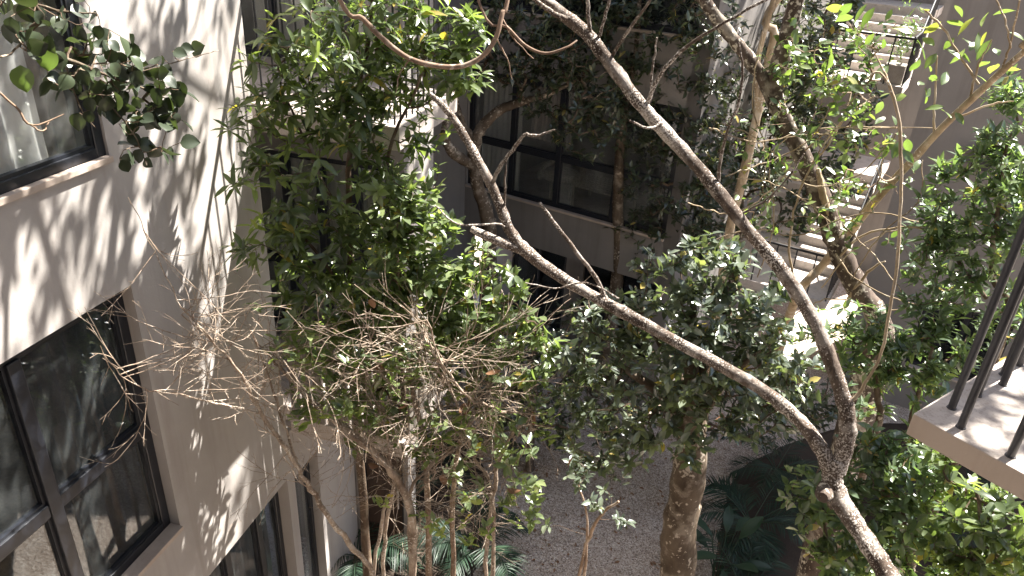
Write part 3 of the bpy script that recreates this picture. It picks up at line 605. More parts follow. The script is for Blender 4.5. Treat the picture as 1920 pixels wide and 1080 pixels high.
# side limbs that carry the crown over the court, above the picture
for e in ([(-.4, 6.2, 10.7), (-.9, 5.6, 11.1), (-1.7, 4.6, 10.9)], [(-.1, 6.8, 11.6), (.4, 7.6, 11.8), (1.0, 8.9, 12.0)], [(-.5, 5.6, 9.6), (-1.2, 5.0, 10.2), (-1.7, 4.1, 10.4)], [(-.1, 6.8, 11.6), (1.0, 6.6, 12.2), (2.2, 5.6, 12.2), (4.1, 4.4, 11.4)]):
    b = Buf(); S = smooth_line([(*q, r) for q, r in zip(e, (.03, .022, .012, .008))], 5); tube(b, S[:, :3], S[:, 3], 7, .04); b.obj('branch', M['bark_pale'], A, True); wood_A.append(S)
up = np.concatenate(wood_A); up = up[up[:, 2] > 9.2]
tips = cloud([((-.1, 5.9, 10.9), (1.2, 2.0, 1.1), .44), ((1.2, 8.0, 11.8), (1.3, 1.6, 1.1), .06), ((-1.1, 4.4, 10.5), (1.0, 1.3, .9), .34), ((4.5, 4.1, 11.2), (1.0, 1.0, .8), .1)], 660)
b = Buf(); ends = grow(b, up, tips, .3, .003, .02); b.obj('twigs', M['twig_dark'], A, kind='stuff')
b = Buf(); rosettes(b, tips, unit(ends+[0, 0, .3]), 8, .115, .05, 'oval', .15, (.7, 1.5), .2); b.obj('crown', M['lf_canopy'], A, True)

# ---- U-shaped liana hanging in front
LI = thing('liana', at(640, -10, 4.6), 'smooth brown liana drooping in a wide U below the top of the picture', 'liana')
branch(LI, M['bark_liana'], [(632, -12, 4.6, 13), (680, 35, 4.55, 14), (720, 75, 4.5, 15), (765, 108, 4.48, 14), (815, 123, 4.46, 14), (865, 124, 4.45, 14), (905, 105, 4.45, 14), (930, 70, 4.46, 14), (942, 25, 4.5, 13), (955, -20, 4.55, 12)], 6, 10, .04, head=[(*at(632, -12, 4.6)+np.array([-.9, .6, 2.2]), .02), (*at(632, -12, 4.6)+np.array([-.4, .2, 1.0]), .02)], tail=[(*at(955, -20, 4.55)+np.array([.1, .3, 1.0]), .02), (*at(955, -20, 4.55)+np.array([.1, .9, 3.0]), .02)], name='stem')
branch(LI, M['bark_liana'], [(900, 10, 4.5, 8), (950, 50, 4.5, 8), (985, 85, 4.5, 8), (1022, 100, 4.5, 8), (1060, 90, 4.5, 7), (1082, 76, 4.55, 5)], 5, 7, .04, name='stem', head=[(*at(900, 10, 4.5)+np.array([-.3, .3, .9]), .014)])
for p in ([(940, 30, 4.5, 5), (960, 70, 4.5, 4), (1000, 110, 4.55, 3)], [(930, 70, 4.46, 5), (950, 110, 4.5, 4), (960, 150, 4.55, 2)], [(770, 110, 4.48, 5), (750, 140, 4.5, 3), (742, 175, 4.5, 2)]):
    branch(LI, M['bark_liana'], p, 4, 5, .03, .003, name='side_shoot')

# ---- dark mottled tree
B = thing('mottled_tree', (5.0, 6.0, 0), 'dark tree with peeling whitish bark patches, forking beside the stair', 'tree'); wood_B = []
g0 = at(1640, 600, 6.9)
branch(B, M['bark_dark'], [(1648, 605, 6.9, 62), (1610, 545, 6.9, 58), (1578, 480, 6.88, 56), (1556, 420, 6.86, 58), (1540, 375, 6.84, 56), (1515, 315, 6.8, 50), (1480, 245, 6.75, 45), (1456, 195, 6.7, 46), (1452, 160, 6.7, 46), (1464, 110, 6.68, 44), (1480, 50, 6.66, 43), (1496, -10, 6.6, 40), (1512, -80, 6.6, 40)], 5, 14, .06, head=[(g0[0]+.35, g0[1]+.1, -.1, .24), (g0[0]+.3, g0[1]+.1, 1.2, .17), (g0[0]+.15, g0[1]+.05, g0[2]-.7, .165)], tail=[(3.0, 6.3, 9.4, .08), (3.5, 7.1, 11.2, .06), (4.2, 8.6, 12.8, .04)], name='trunk', store=wood_B)
branch(B, M['bark_dark'], [(1456, 200, 6.7, 40), (1432, 150, 6.68, 38), (1392, 95, 6.64, 37), (1350, 42, 6.6, 36), (1312, -10, 6.56, 33), (1275, -65, 6.54, 32), (1240, -125, 6.52, 31)], 5, 12, .06, tail=[(1.2, 6.6, 9.4, .06), (1.6, 7.4, 11.2, .045), (2.5, 8.8, 12.6, .03)], store=wood_B)
branch(B, M['bark_stem'], [(1552, 400, 6.8, 20), (1542, 360, 6.72, 20), (1537, 335, 6.7, 16), (1534, 316, 6.7, 9)], 5, 9, .12, name='broken_stub')
for p in ([(1590, 560, 6.85, 10), (1610, 530, 6.8, 9), (1640, 500, 6.75, 7), (1660, 490, 6.7, 4)], [(1575, 480, 6.8, 8), (1620, 440, 6.7, 6), (1700, 425, 6.5, 5), (1760, 440, 6.4, 3)], [(1565, 470, 6.8, 5), (1600, 520, 6.7, 5), (1680, 560, 6.6, 4), (1740, 575, 6.5, 3)], [(1500, 290, 6.75, 5), (1560, 245, 6.6, 4), (1640, 240, 6.5, 3), (1750, 240, 6.4, 2)], [(1545, 370, 6.8, 4), (1480, 320, 6.7, 4), (1420, 260, 6.6, 3), (1350, 230, 6.5, 2)], [(1530, 300, 6.8, 6), (1560, 260, 6.7, 5), (1590, 200, 6.6, 4), (1620, 160, 6.5, 3)], [(1570, 450, 6.8, 5), (1640, 360, 6.6, 4), (1660, 270, 6.5, 3)], [(1560, 420, 6.75, 4), (1500, 370, 6.6, 3), (1440, 340, 6.5, 3), (1380, 335, 6.4, 2)], [(1480, 250, 6.7, 4), (1440, 300, 6.6, 3), (1430, 360, 6.6, 2)], [(1600, 250, 6.5, 4), (1500, 255, 6.5, 3), (1430, 265, 6.5, 2)]):
    branch(B, M['bark_stem'], p, 5, 6, .03, .004, store=wood_B)
WB = np.concatenate(wood_B); low = WB[(WB[:, 2] < 8.2) & (WB[:, 2] > 4)]
tips = blob([(1500, 190, 6.6, 60, .8), (1570, 230, 6.5, 70), (1640, 240, 6.5, 50), (1560, 320, 6.6, 60, .6), (1640, 400, 6.5, 50, .6), (1440, 300, 6.5, 60, .6), (1480, 90, 6.6, 60), (1700, 330, 6.4, 40, .5), (1700, 470, 6.4, 50, .5), (1400, 230, 6.4, 60, .7), (1600, 100, 6.5, 60), (1600, 170, 6.5, 60), (1540, 380, 6.5, 50), (1620, 320, 6.5, 50), (1500, 120, 6.5, 60), (1570, 60, 6.5, 55), (1440, 400, 6.5, 50, .8), (1380, 310, 6.5, 50, .8), (1630, 60, 6.5, 50), (1580, 420, 6.5, 50, .8), (1560, 170, 6.5, 50)], 42)
b = Buf(); ends = grow(b, low, tips, .12, .0022, .01, .25); b.obj('twigs', M['twig'], B, kind='stuff')
b = Buf(); rosettes(b, tips, unit(ends+[0, 0, .6]), 4, .085, .042, 'oval', .1, (.7, 1.5), .2); b.obj('foliage', M['lf_yellow'], B, True)
tips = cloud([((5.2, 11.2, 12.8), (2.0, 1.6, 1.1), .1), ((2.5, 10.0, 12.8), (1.5, 1.5, 1.0), .34), ((5.7, 14.0, 12.6), (2.6, 2.6, 1.3), .8), ((2.4, 12.5, 12.4), (2.2, 2.2, 1.2), .65), ((1.7, 11.4, 12.6), (1.4, 1.3, .9), .4), ((7.8, 13.0, 12.4), (2.2, 2.2, 1.2), 1.0)], 480)  # unseen crown lobes, placed to shade the back walls and gravel
b = Buf(); ends = grow(b, WB[WB[:, 2] > 10], tips, .3, .003, .02); b.obj('twigs', M['twig_dark'], B, kind='stuff')
b = Buf(); rosettes(b, tips, unit(ends+[0, 0, .3]), 8, .15, .06, 'oval', .15, (.7, 1.5), .25); b.obj('crown', M['lf_canopy'], B, True)

# ---- straight pale stem
C = thing('slender_tree', (*at(1365, 450, 9)[:2], 0), 'slender straight tree with smooth pale tan stem behind the speckled limb', 'tree')
g0 = at(1365, 450, 9); wc = []
branch(C, M['bark_stem'], [(1365, 450, 9, 25), (1385, 365, 9, 25), (1410, 260, 9, 25), (1432, 160, 9, 24), (1452, 65, 9, 23), (1470, -20, 9, 22)], 5, 12, .025, head=[(g0[0]+.25, g0[1]-.0, -.1, .09), (g0[0]+.15, g0[1], 2.0, .08)], tail=[(4.4, 8.4, 10.5, .06), (4.9, 9, 13, .035)], name='trunk', store=wc)
branch(C, M['bark_stem'], [(1420, 215, 9, 16), (1420, 120, 8.95, 15), (1445, 20, 8.9, 15), (1460, -30, 8.9, 14)], 5, 9, .03, store=wc)
tips = cloud([((5.3, 9.8, 13.8), (1.2, 1.2, 1.0), 1)], 45); b = Buf(); ends = grow(b, wc[0][-8:], tips, .3, .003, .02); b.obj('twigs', M['twig_dark'], C, kind='stuff')
b = Buf(); rosettes(b, tips, unit(ends+[0, 0, .3]), 8, .14, .06, 'oval', .15); b.obj('crown', M['lf_canopy'], C, True)

WS = .85
# ---- leaning sapling with a few big leaves, each one a part
def leaf_mesh(name, L, W, shape, curl, material, tint, seg=6):
    b = Buf(); prof = {'round': [.0, .72, .98, 1.0, .88, .55, 0], 'oval': [0, .55, .9, 1, .85, .5, 0], 'paddle': [.06, .5, .85, 1, .92, .62, 0]}[shape]
    V = []; 
    for i in range(seg+1):
        t_ = i/seg
        for q in (-1, -.5, 0, .5, 1):
            V.append((q*W/2*prof[i], L*t_, abs(q)*W*.12*prof[i]-curl*L*t_*t_+.02*L*math.sin(5*t_+2*q)))
    F = [(i*5+j, i*5+j+1, (i+1)*5+j+1, (i+1)*5+j) for i in range(seg) for j in range(4)]
    b.add(V, F, np.full(len(V), tint)); me = b.mesh(name, True); me.materials.append(material); return me
def put_leaf(par, me, p, d, nrm, s=1.0, name='leaf'):
    d = unit(d); x = unit(np.cross(d, nrm)); z = np.cross(x, d)
    o = bpy.data.objects.new(name, me); COL.objects.link(o); o.parent = par; o.matrix_parent_inverse = Matrix.Translation(-par.location)
    o.matrix_basis = Matrix(((x[0]*s, d[0]*s, z[0]*s, p[0]), (x[1]*s, d[1]*s, z[1]*s, p[1]), (x[2]*s, d[2]*s, z[2]*s, p[2]), (0, 0, 0, 1))); return o
SP = thing('leaning_sapling', atz(1440, 730, 0), 'pale tan sapling leaning across the taupe wall with sparse bright leaves', 'tree'); ws_ = []
g0 = at(1490, 560, 7.4)
branch(SP, M['bark_stem'], [(1492, 560, 7.4, 20), (1540, 500, 7.2, 19), (1592, 438, 7.0, 18), (1645, 372, 6.7, 17), (1700, 312, 6.4, 17), (1770, 236, 6.1, 16), (1850, 160, 5.8, 15), (1925, 92, 5.5, 14), (1990, 30, 5.3, 12)], 5, 10, .03, head=[(*(atz(1440, 730, 0)-np.array([0, 0, .1])), .075), (*(atz(1440, 730, 0)*.5+g0*.5), .06)], tail=[(4.6, 4.4, 9.4, .02)], name='trunk', store=ws_)
for p in ([(1751, 250, 6.15, 6), (1752, 190, 6.1, 5), (1757, 105, 6.0, 4)], [(1820, 180, 5.9, 6), (1836, 120, 5.8, 5), (1860, 74, 5.7, 3)], [(1835, 158, 5.85, 6), (1800, 105, 5.8, 5), (1768, 54, 5.75, 5), (1735, 20, 5.7, 4)], [(1880, 125, 5.65, 5), (1895, 80, 5.6, 5), (1912, 0, 5.5, 4)], [(1700, 320, 6.4, 5), (1660, 340, 6.3, 4), (1640, 310, 6.2, 2)], [(1780, 225, 6.1, 5), (1860, 195, 6.0, 4), (1900, 190, 5.9, 2)], [(1895, 90, 5.6, 4), (1885, 40, 5.5, 4), (1868, 0, 5.5, 3)]):
    branch(SP, M['bark_stem'], p, 5, 6, .03, .003, store=ws_)
lm = [leaf_mesh('leaf', .13, .06, 'oval', .1, M['lf_yellow'], t_) for t_ in (.35, .6, .95)]+[leaf_mesh('leaf', .13, .06, 'oval', .2, M['lf_long'], .5)]
for (x, y) in [(1757, 100), (1752, 140), (1765, 160), (1745, 165), (1740, 120), (1768, 54), (1775, 40), (1790, 70), (1735, 20), (1728, 5), (1860, 74), (1850, 60), (1865, 90), (1830, 100), (1795, 68), (1805, 72), (1770, 90), (1720, 75), (1712, 62), (1730, 70), (1722, 160), (1735, 165), (1742, 150), (1725, 110), (1810, 90), (1818, 96), (1805, 105), (1765, 205), (1790, 210), (1770, 200), (1855, 115), (1870, 120), (1790, 10), (1640, 150), (1610, 165), (1590, 160), (1700, 180), (1690, 280), (1660, 220), (1655, 190), (1560, 100), (1585, 12), (1600, 30), (1640, 14), (1625, 8), (1570, 30), (1680, 270), (1725, 300), (1890, 60), (1905, 20), (1915, 130), (1765, 40), (1840, 50), (1700, 260), (1685, 265)]:
    p = at(x, y, 5.8 if x > 1600 else 5.4); dd = rng.normal(size=3)*.7+np.array([0, 0, -.35]); put_leaf(SP, lm[int(rng.integers(0, 4))], p, dd, rng.normal(size=3)*.5+np.array([0, -.3, 1]), rng.uniform(.7, 1.15))

# ---- thin climbing stems strung between the trees
CV = thing('climbing_vine', at(1500, 560, 6.9), 'thin pale vine stems looping between the mottled tree and the taupe wall', 'vine')
g0 = at(1500, 560, 6.9); branch(CV, M['bark_stem'], [(1500, 560, 6.9, 6), (1480, 470, 6.8, 5), (1500, 360, 6.7, 5), (1560, 250, 6.6, 4), (1640, 180, 6.5, 4)], 6, 6, .03, .004, name='stem')
for p in ([(1300, 470, 6.4, 3), (1400, 430, 6.5, 3), (1500, 440, 6.6, 3), (1620, 400, 6.6, 3), (1740, 420, 6.6, 3)], [(1330, 240, 6.3, 3), (1420, 265, 6.4, 3), (1540, 240, 6.5, 3), (1700, 240, 6.5, 3)], [(1360, 330, 6.3, 3), (1450, 300, 6.5, 3), (1520, 260, 6.6, 3), (1570, 180, 6.6, 3)], [(1490, 590, 6.8, 3), (1560, 560, 6.7, 3), (1660, 580, 6.6, 3), (1760, 570, 6.6, 2)], [(1420, 520, 6.6, 3), (1450, 420, 6.6, 3), (1440, 300, 6.6, 3), (1410, 180, 6.6, 3), (1430, 60, 6.6, 3)], [(1540, 540, 6.8, 3), (1600, 470, 6.6, 3), (1690, 430, 6.5, 3), (1790, 430, 6.4, 3)], [(1580, 420, 6.6, 3), (1640, 480, 6.5, 3), (1700, 560, 6.4, 3)], [(1470, 330, 6.6, 3), (1540, 350, 6.6, 3), (1620, 320, 6.5, 3), (1680, 250, 6.4, 3)], [(1600, 520, 6.6, 3), (1650, 440, 6.5, 3), (1720, 380, 6.4, 3), (1730, 300, 6.3, 2)], [(1290, 380, 6.4, 3), (1370, 400, 6.4, 3), (1440, 360, 6.4, 3), (1490, 300, 6.4, 2)]):
    branch(CV, M['bark_stem'], p, 7, 5, .03, .006, name='stem')
# ---- generic leafy plant
def leafy(name, label, cat, stems, clumps, dens, leafmat, L, W, shape, k, barkm='bark_grey', twigm='twig_dark', curl=.2, spread=(.8, 1.45), along=.08, droop=0.0, upb=.5, group=None, tw=(.12, .0022, .012), rotR=None, tint=None, ground=True):
    base = at(*stems[0][0][:3]); t_ = thing(name, (base[0], base[1], 0), label, cat, group); W_ = []
    for i, p in enumerate(stems):
        g = at(*p[0][:3]); r0 = pxm(*p[0])/2
        hd = [(g[0]+.06*rng.normal(), g[1]+.06*rng.normal(), -.08, r0*1.5), (g[0]+.03, g[1], g[2]*.5, r0*1.15)] if ground and (i == 0 or p[0][1] > 850) else None
        branch(t_, M[barkm], p, 5, 10 if r0 > .03 else 7, .06, .004, head=hd, name='trunk' if i == 0 else 'branch', store=W_)
    tips = blob(clumps, dens); sk = np.concatenate(W_); sk = sk[sk[:, 2] > tips[:, 2].min()-.6]
    b = Buf(); ends = grow(b, sk, tips, tw[0], tw[1], tw[2]); b.obj('twigs', M[twigm], t_, kind='stuff')
    b = Buf(); rosettes(b, tips, unit(ends*.6+dirs_up(len(tips), upb, .35)), k, L, W, shape, curl, spread, along, tint, droop); b.obj('crown', M[leafmat], t_, True)
    return t_
q5 = lambda R, *c: [(x, y, R+rr, r, *m_) for (x, y, r, rr, *m_) in c]
leafy('leafy_tree', 'tall bushy tree with long glossy leaves in whorls beside the dappled wall', 'tree',
      [[(668, 760, 5.75, 17), (662, 600, 5.75, 16), (655, 430, 5.75, 14), (658, 250, 5.75, 12), (690, 70, 5.7, 9), (700, -20, 5.7, 7)], [(760, 800, 5.6, 13), (748, 600, 5.6, 12), (738, 420, 5.6, 10), (730, 290, 5.65, 8), (790, 140, 5.6, 6)], [(655, 430, 5.75, 9), (600, 330, 5.7, 7), (540, 190, 5.65, 5)], [(660, 560, 5.7, 9), (590, 470, 5.65, 7), (530, 400, 5.6, 5)]],
      q5(5.6, (560, 40, 80, 0), (660, 50, 80, .2), (750, 40, 80, .1), (830, 70, 75, .1), (510, 110, 50, 0), (590, 130, 75, 0), (690, 140, 80, .1), (780, 140, 65, 0), (850, 160, 40, 0), (490, 200, 50, 0), (570, 210, 75, 0), (660, 215, 75, .1), (490, 290, 50, 0), (570, 295, 65, 0), (660, 290, 55, 0, .7), (480, 340, 42, -.1), (560, 400, 60, 0, .8), (650, 370, 65, 0), (720, 350, 50, 0), (520, 450, 60, 0), (600, 470, 70, 0), (690, 440, 60, 0), (560, 530, 60, 0), (640, 550, 60, .1), (530, 590, 50, .1, .7), (800, 235, 45, 0, .7), (620, 60, 60, -.3), (600, 640, 60, .15, .9), (680, 660, 55, .15, .8), (560, 690, 45, .15, .6), (760, 700, 45, .2, .7), (740, 300, 60, 0), (780, 360, 50, .1, .8), (700, 520, 60, 0), (460, 480, 40, 0, .7), (450, 250, 35, -.1, .7), (440, 330, 30, -.1, .7), (870, 60, 50, 0), (880, 130, 35, 0, .8)),
      40, 'lf_long', .15, .05, 'long', 8, curl=.3, droop=.12, barkm='twig_dark')
leafy('leafy_shrub', 'sunlit yellow green leafy shrub in the middle of the court', 'shrub',
      [[(800, 880, 5.3, 13), (775, 740, 5.3, 11), (750, 600, 5.3, 9), (745, 480, 5.3, 6)], [(850, 900, 5.4, 11), (880, 760, 5.4, 9), (890, 640, 5.4, 6), (930, 560, 5.4, 4)]],
      q5(5.3, (740, 480, 60, 0), (720, 540, 55, 0), (770, 600, 42, 0), (800, 500, 50, .1), (760, 420, 45, 0, .8), (740, 370, 45, 0, .8), (860, 500, 55, .1), (900, 560, 60, .1), (950, 590, 50, .1), (880, 620, 55, .1), (960, 540, 35, .1), (840, 570, 50, .15), (820, 440, 40, .1, .7), (900, 490, 40, .1, .7), (690, 600, 55, 0, .8), (660, 730, 50, 0, .7), (720, 760, 50, 0, .7), (640, 660, 50, 0, .7), (800, 690, 50, .1, .7), (860, 690, 50, .1, .8), (930, 660, 50, .1), (820, 620, 45, .1), (1000, 620, 40, .1), (960, 850, 45, 0, .6), (930, 800, 40, 0, .5), (760, 830, 40, .1, .5), (870, 900, 40, .1, .5), (985, 920, 35, 0, .6), (800, 330, 40, .1, .7), (815, 410, 40, .1, .8), (690, 560, 50, -.1), (640, 600, 45, -.1, .8), (790, 550, 50, 0), (850, 620, 50, 0), (1040, 650, 40, .1, .7), (1010, 720, 40, .1, .6)),
      104, 'lf_sunny', .115, .046, 'oval', 7, curl=.16, barkm='twig')
leafy('round_headed_tree', 'small round headed tree with stout trunk and dark leathery leaves', 'tree',
      [[(1268, 1100, 5.0, 80), (1272, 1020, 5.0, 76), (1280, 950, 5.0, 74), (1292, 880, 5.0, 76), (1298, 810, 5.0, 62), (1300, 740, 5.0, 44), (1295, 660, 5.0, 28), (1300, 560, 5.0, 12)], [(1292, 810, 5.0, 40), (1240, 740, 5.0, 26), (1170, 690, 4.95, 14)], [(1300, 790, 5.0, 36), (1360, 710, 4.95, 24), (1430, 660, 4.9, 12)], [(1298, 740, 5.0, 24), (1340, 640, 5.05, 16), (1370, 540, 5.05, 8)], [(1298, 750, 5.0, 22), (1240, 650, 5.1, 14), (1200, 570, 5.1, 8)]],
      q5(4.95, (1180, 560, 60, .1), (1250, 520, 65, .1), (1330, 510, 70, .1), (1400, 530, 65, 0), (1320, 460, 38, .1), (1370, 470, 35, .1), (1230, 610, 75, 0), (1320, 590, 70, -.1), (1410, 610, 75, 0), (1470, 650, 50, 0), (1140, 650, 65, .1), (1210, 700, 75, -.1), (1300, 690, 80, -.2), (1400, 700, 75, -.1), (1470, 730, 55, 0), (1110, 740, 60, .1), (1170, 790, 60, 0), (1250, 790, 60, -.2), (1330, 780, 60, -.2), (1080, 690, 50, .1, .8), (1070, 640, 45, .2, .7), (1480, 800, 30, 0, .5), (1200, 840, 40, -.1, .8), (1290, 830, 45, -.3, .7), (1440, 560, 40, 0), (1100, 820, 50, 0, .8), (1050, 760, 45, .1, .8), (1160, 870, 40, -.1, .7), (1120, 600, 50, .1), (1500, 700, 50, 0), (1390, 800, 50, -.2, .7)),
      66, 'lf_dark', .1, .042, 'oval', 8, curl=.14, tw=(.1, .002, .014))
leafy('tall_shrub', 'tall bright green shrub with small pointed leaves against the taupe wall', 'shrub',
      [[(1880, 640, 6.4, 14), (1860, 520, 6.4, 12), (1870, 400, 6.4, 9), (1890, 260, 6.4, 6)], [(1850, 560, 6.4, 10), (1790, 480, 6.4, 8), (1760, 420, 6.4, 5)]],
      q5(6.4, (1900, 170, 45, 0), (1880, 250, 50, 0), (1910, 320, 55, 0), (1850, 320, 50, 0, .8), (1870, 390, 60, 0), (1800, 400, 50, 0), (1755, 390, 40, 0), (1740, 440, 50, 0), (1800, 470, 60, 0), (1860, 470, 60, 0), (1910, 430, 50, 0), (1730, 500, 45, 0), (1790, 540, 55, 0), (1860, 550, 60, 0), (1780, 300, 32, 0, .8), (1890, 600, 50, 0), (1740, 550, 40, 0), (1770, 345, 30, 0)),
      95, 'lf_fresh', .105, .037, 'lance', 9, curl=.12, tw=(.12, .002, .012))
leafy('broad_shrub', 'broad shrub with sun flecked green leaves below the stair', 'shrub',
      [[(1640, 820, 6.2, 16), (1645, 740, 6.2, 13), (1650, 650, 6.2, 9)], [(1700, 830, 6.2, 12), (1720, 740, 6.2, 10), (1750, 650, 6.2, 6)]],
      q5(6.2, (1560, 600, 45, 0), (1620, 590, 50, 0), (1680, 620, 55, 0), (1570, 660, 55, 0), (1640, 670, 60, 0), (1710, 680, 60, 0), (1770, 650, 50, 0), (1740, 740, 50, 0), (1680, 740, 50, 0, .7), (1620, 740, 45, .2, .6), (1800, 700, 40, 0), (1520, 640, 45, .2), (1830, 660, 40, .3, .7), (1750, 590, 35, .1)),
      76, 'lf_fresh', .115, .044, 'lance', 8, curl=.16)
leafy('low_shrub', 'dense low shrub with pale green leaf rosettes at the foot of the forked trunk', 'shrub',
      [[(1700, 1120, 5.2, 16), (1700, 1030, 5.2, 13), (1690, 940, 5.2, 8)], [(1560, 1120, 5.3, 12), (1550, 1020, 5.3, 9), (1540, 930, 5.3, 6)]],
      q5(5.2, (1500, 900, 42, .1, .8), (1560, 920, 55, 0), (1640, 880, 60, .2), (1710, 900, 60, .1), (1620, 960, 60, 0), (1700, 980, 65, 0), (1540, 1000, 50, 0, .8), (1580, 1050, 55, 0), (1660, 1050, 60, 0), (1740, 1050, 60, 0), (1640, 830, 45, .3), (1720, 840, 45, .3), (1500, 960, 35, .1, .6)),
      70, 'lf_fresh', .11, .046, 'oval', 8, curl=.16)
leafy('low_shrub', 'low leafy shrub in the shade under the concrete balcony', 'shrub',
      [[(1860, 1120, 5.0, 14), (1850, 1010, 5.0, 11), (1830, 920, 5.0, 7)]],
      q5(5.0, (1780, 920, 60, .2), (1850, 960, 60, 0), (1910, 970, 55, 0), (1800, 1000, 60, 0), (1870, 1040, 65, 0), (1800, 1070, 60, -.1), (1920, 1060, 50, 0), (1760, 870, 40, .2), (1720, 830, 40, .6, .7)),
      64, 'lf_long', .115, .048, 'oval', 7, curl=.2)
# ---- trees at the back, in shade
Dt = leafy('crooked_tree', 'crooked dark tree with bent limb in front of the wide back window', 'tree',
      [[(918, 450, 11.4, 34), (912, 400, 11.4, 32), (895, 345, 11.4, 28), (888, 300, 11.4, 26), (893, 258, 11.4, 26), (910, 230, 11.4, 24), (940, 205, 11.4, 22), (975, 192, 11.4, 18), (1020, 180, 11.3, 12), (1080, 150, 11.2, 8)], [(892, 262, 11.4, 18), (872, 240, 11.4, 15), (860, 205, 11.4, 10), (850, 150, 11.4, 7)], [(888, 312, 11.4, 24), (858, 292, 11.3, 24), (838, 268, 11.2, 22), (835, 235, 11.2, 16), (842, 200, 11.2, 10)]],
      q5(11.3, (960, 80, 70, 0), (1020, 110, 70, 0), (1080, 90, 70, 0), (1000, 170, 50, 0, .8), (1070, 170, 60, 0), (1130, 150, 60, 0), (1140, 220, 45, 0), (1060, 235, 40, 0, .7), (1100, 270, 40, 0, .6), (940, 130, 40, 0, .6), (1010, 40, 70, 0), (930, 30, 50, 0)),
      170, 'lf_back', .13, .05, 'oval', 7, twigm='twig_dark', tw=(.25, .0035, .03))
leafy('shade_tree', 'dark leaved tree in shade between the back window and the stair', 'tree',
      [[(1160, 480, 12.0, 26), (1158, 380, 12.0, 24), (1165, 250, 12, 20), (1190, 120, 12, 16), (1200, -20, 12, 12)], [(1235, 500, 12, 14), (1240, 380, 12, 12), (1250, 200, 12, 10), (1290, 40, 12, 8)]],
      q5(12, (1180, 60, 80, 0), (1250, 60, 80, 0), (1320, 60, 80, .5), (1210, 150, 75, 0), (1290, 150, 75, .3), (1210, 240, 60, 0), (1270, 240, 70, 0), (1250, 320, 70, 0), (1190, 330, 45, 0, .8), (1300, 330, 60, .3), (1240, 410, 55, 0), (1290, 430, 55, 0), (1360, 130, 60, .6), (1350, 240, 60, .6), (1330, 400, 50, .3), (1100, 20, 70, 0), (1180, 410, 40, 0, .7), (1220, 470, 50, -.3), (1330, 30, 70, -.5), (1310, 110, 60, -.5), (1330, 190, 55, -.5), (1320, 270, 50, -.5), (1290, 380, 50, -.5), (1360, 330, 45, -.3), (1340, 450, 40, -.3)),
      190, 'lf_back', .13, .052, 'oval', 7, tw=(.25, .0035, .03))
leafy('shade_tree', 'dark leaved tree climbing beside the upper stair flight', 'tree',
      [[(1385, 470, 14.0, 18), (1390, 330, 14.2, 16), (1420, 150, 14.5, 12), (1460, -10, 14.8, 10)]],
      q5(14.4, (1400, 60, 70, 0), (1450, 100, 60, 0), (1520, 60, 60, 0), (1400, 190, 60, 0), (1380, 300, 55, 0), (1430, 320, 45, -.3), (1480, 200, 55, 0, .8), (1400, 390, 45, -.4), (1540, 130, 45, 0, .7), (1470, 270, 45, -.3, .7), (1330, 20, 70, 0), (1470, 20, 60, 0), (1510, 60, 55, -1.2), (1530, 120, 50, -1.2, .8), (1470, 160, 60, -1), (1500, 230, 55, -1), (1450, 340, 45, -1), (1540, 300, 45, -1, .7), (1560, 20, 50, -2), (1570, 90, 40, -2, .7), (1600, 250, 40, -2, .8), (1580, 330, 40, -2, .7), (1520, 380, 45, -2), (1620, 180, 40, -2, .6), (1480, 420, 40, -2, .8)),
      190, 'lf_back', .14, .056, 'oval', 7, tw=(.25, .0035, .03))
leafy('shade_shrub', 'dark shrub under the back window at the gravel edge', 'shrub',
      [[(1000, 700, 9.5, 12), (1000, 640, 9.5, 9), (1005, 580, 9.5, 6)]],
      q5(9.5, (940, 690, 60, 0), (1000, 650, 60, 0), (1050, 690, 60, 0), (1010, 740, 60, 0), (950, 760, 50, 0), (1080, 620, 60, 0), (900, 640, 60, 0), (860, 700, 60, 0), (1080, 750, 60, 0), (1150, 700, 60, 0), (1150, 790, 50, 0), (1220, 740, 60, 0), (1290, 780, 50, .2), (1040, 800, 45, 0), (960, 820, 45, 0), (1360, 760, 60, .3), (1430, 790, 60, .3), (1500, 770, 60, .3), (1440, 720, 60, .3), (1560, 740, 60, .3), (880, 780, 50, 0), (1340, 700, 60, .3)),
      140, 'lf_back', .12, .05, 'oval', 7, tw=(.2, .003, .02))
leafy('small_sapling', 'thin sapling with a few leaves standing on the gravel', 'shrub',
      [[(1085, 1090, 6.3, 9), (1100, 1020, 6.3, 8), (1128, 965, 6.3, 7), (1160, 940, 6.3, 5)], [(1100, 1020, 6.3, 6), (1100, 960, 6.3, 5), (1085, 910, 6.3, 4)]],
      q5(6.3, (1140, 930, 40, 0), (1090, 900, 35, 0), (1170, 990, 30, 0), (1110, 850, 40, 0), (1010, 990, 25, 0, .6), (1060, 880, 25, 0)),
      40, 'lf_dark', .1, .045, 'oval', 6, barkm='twig')

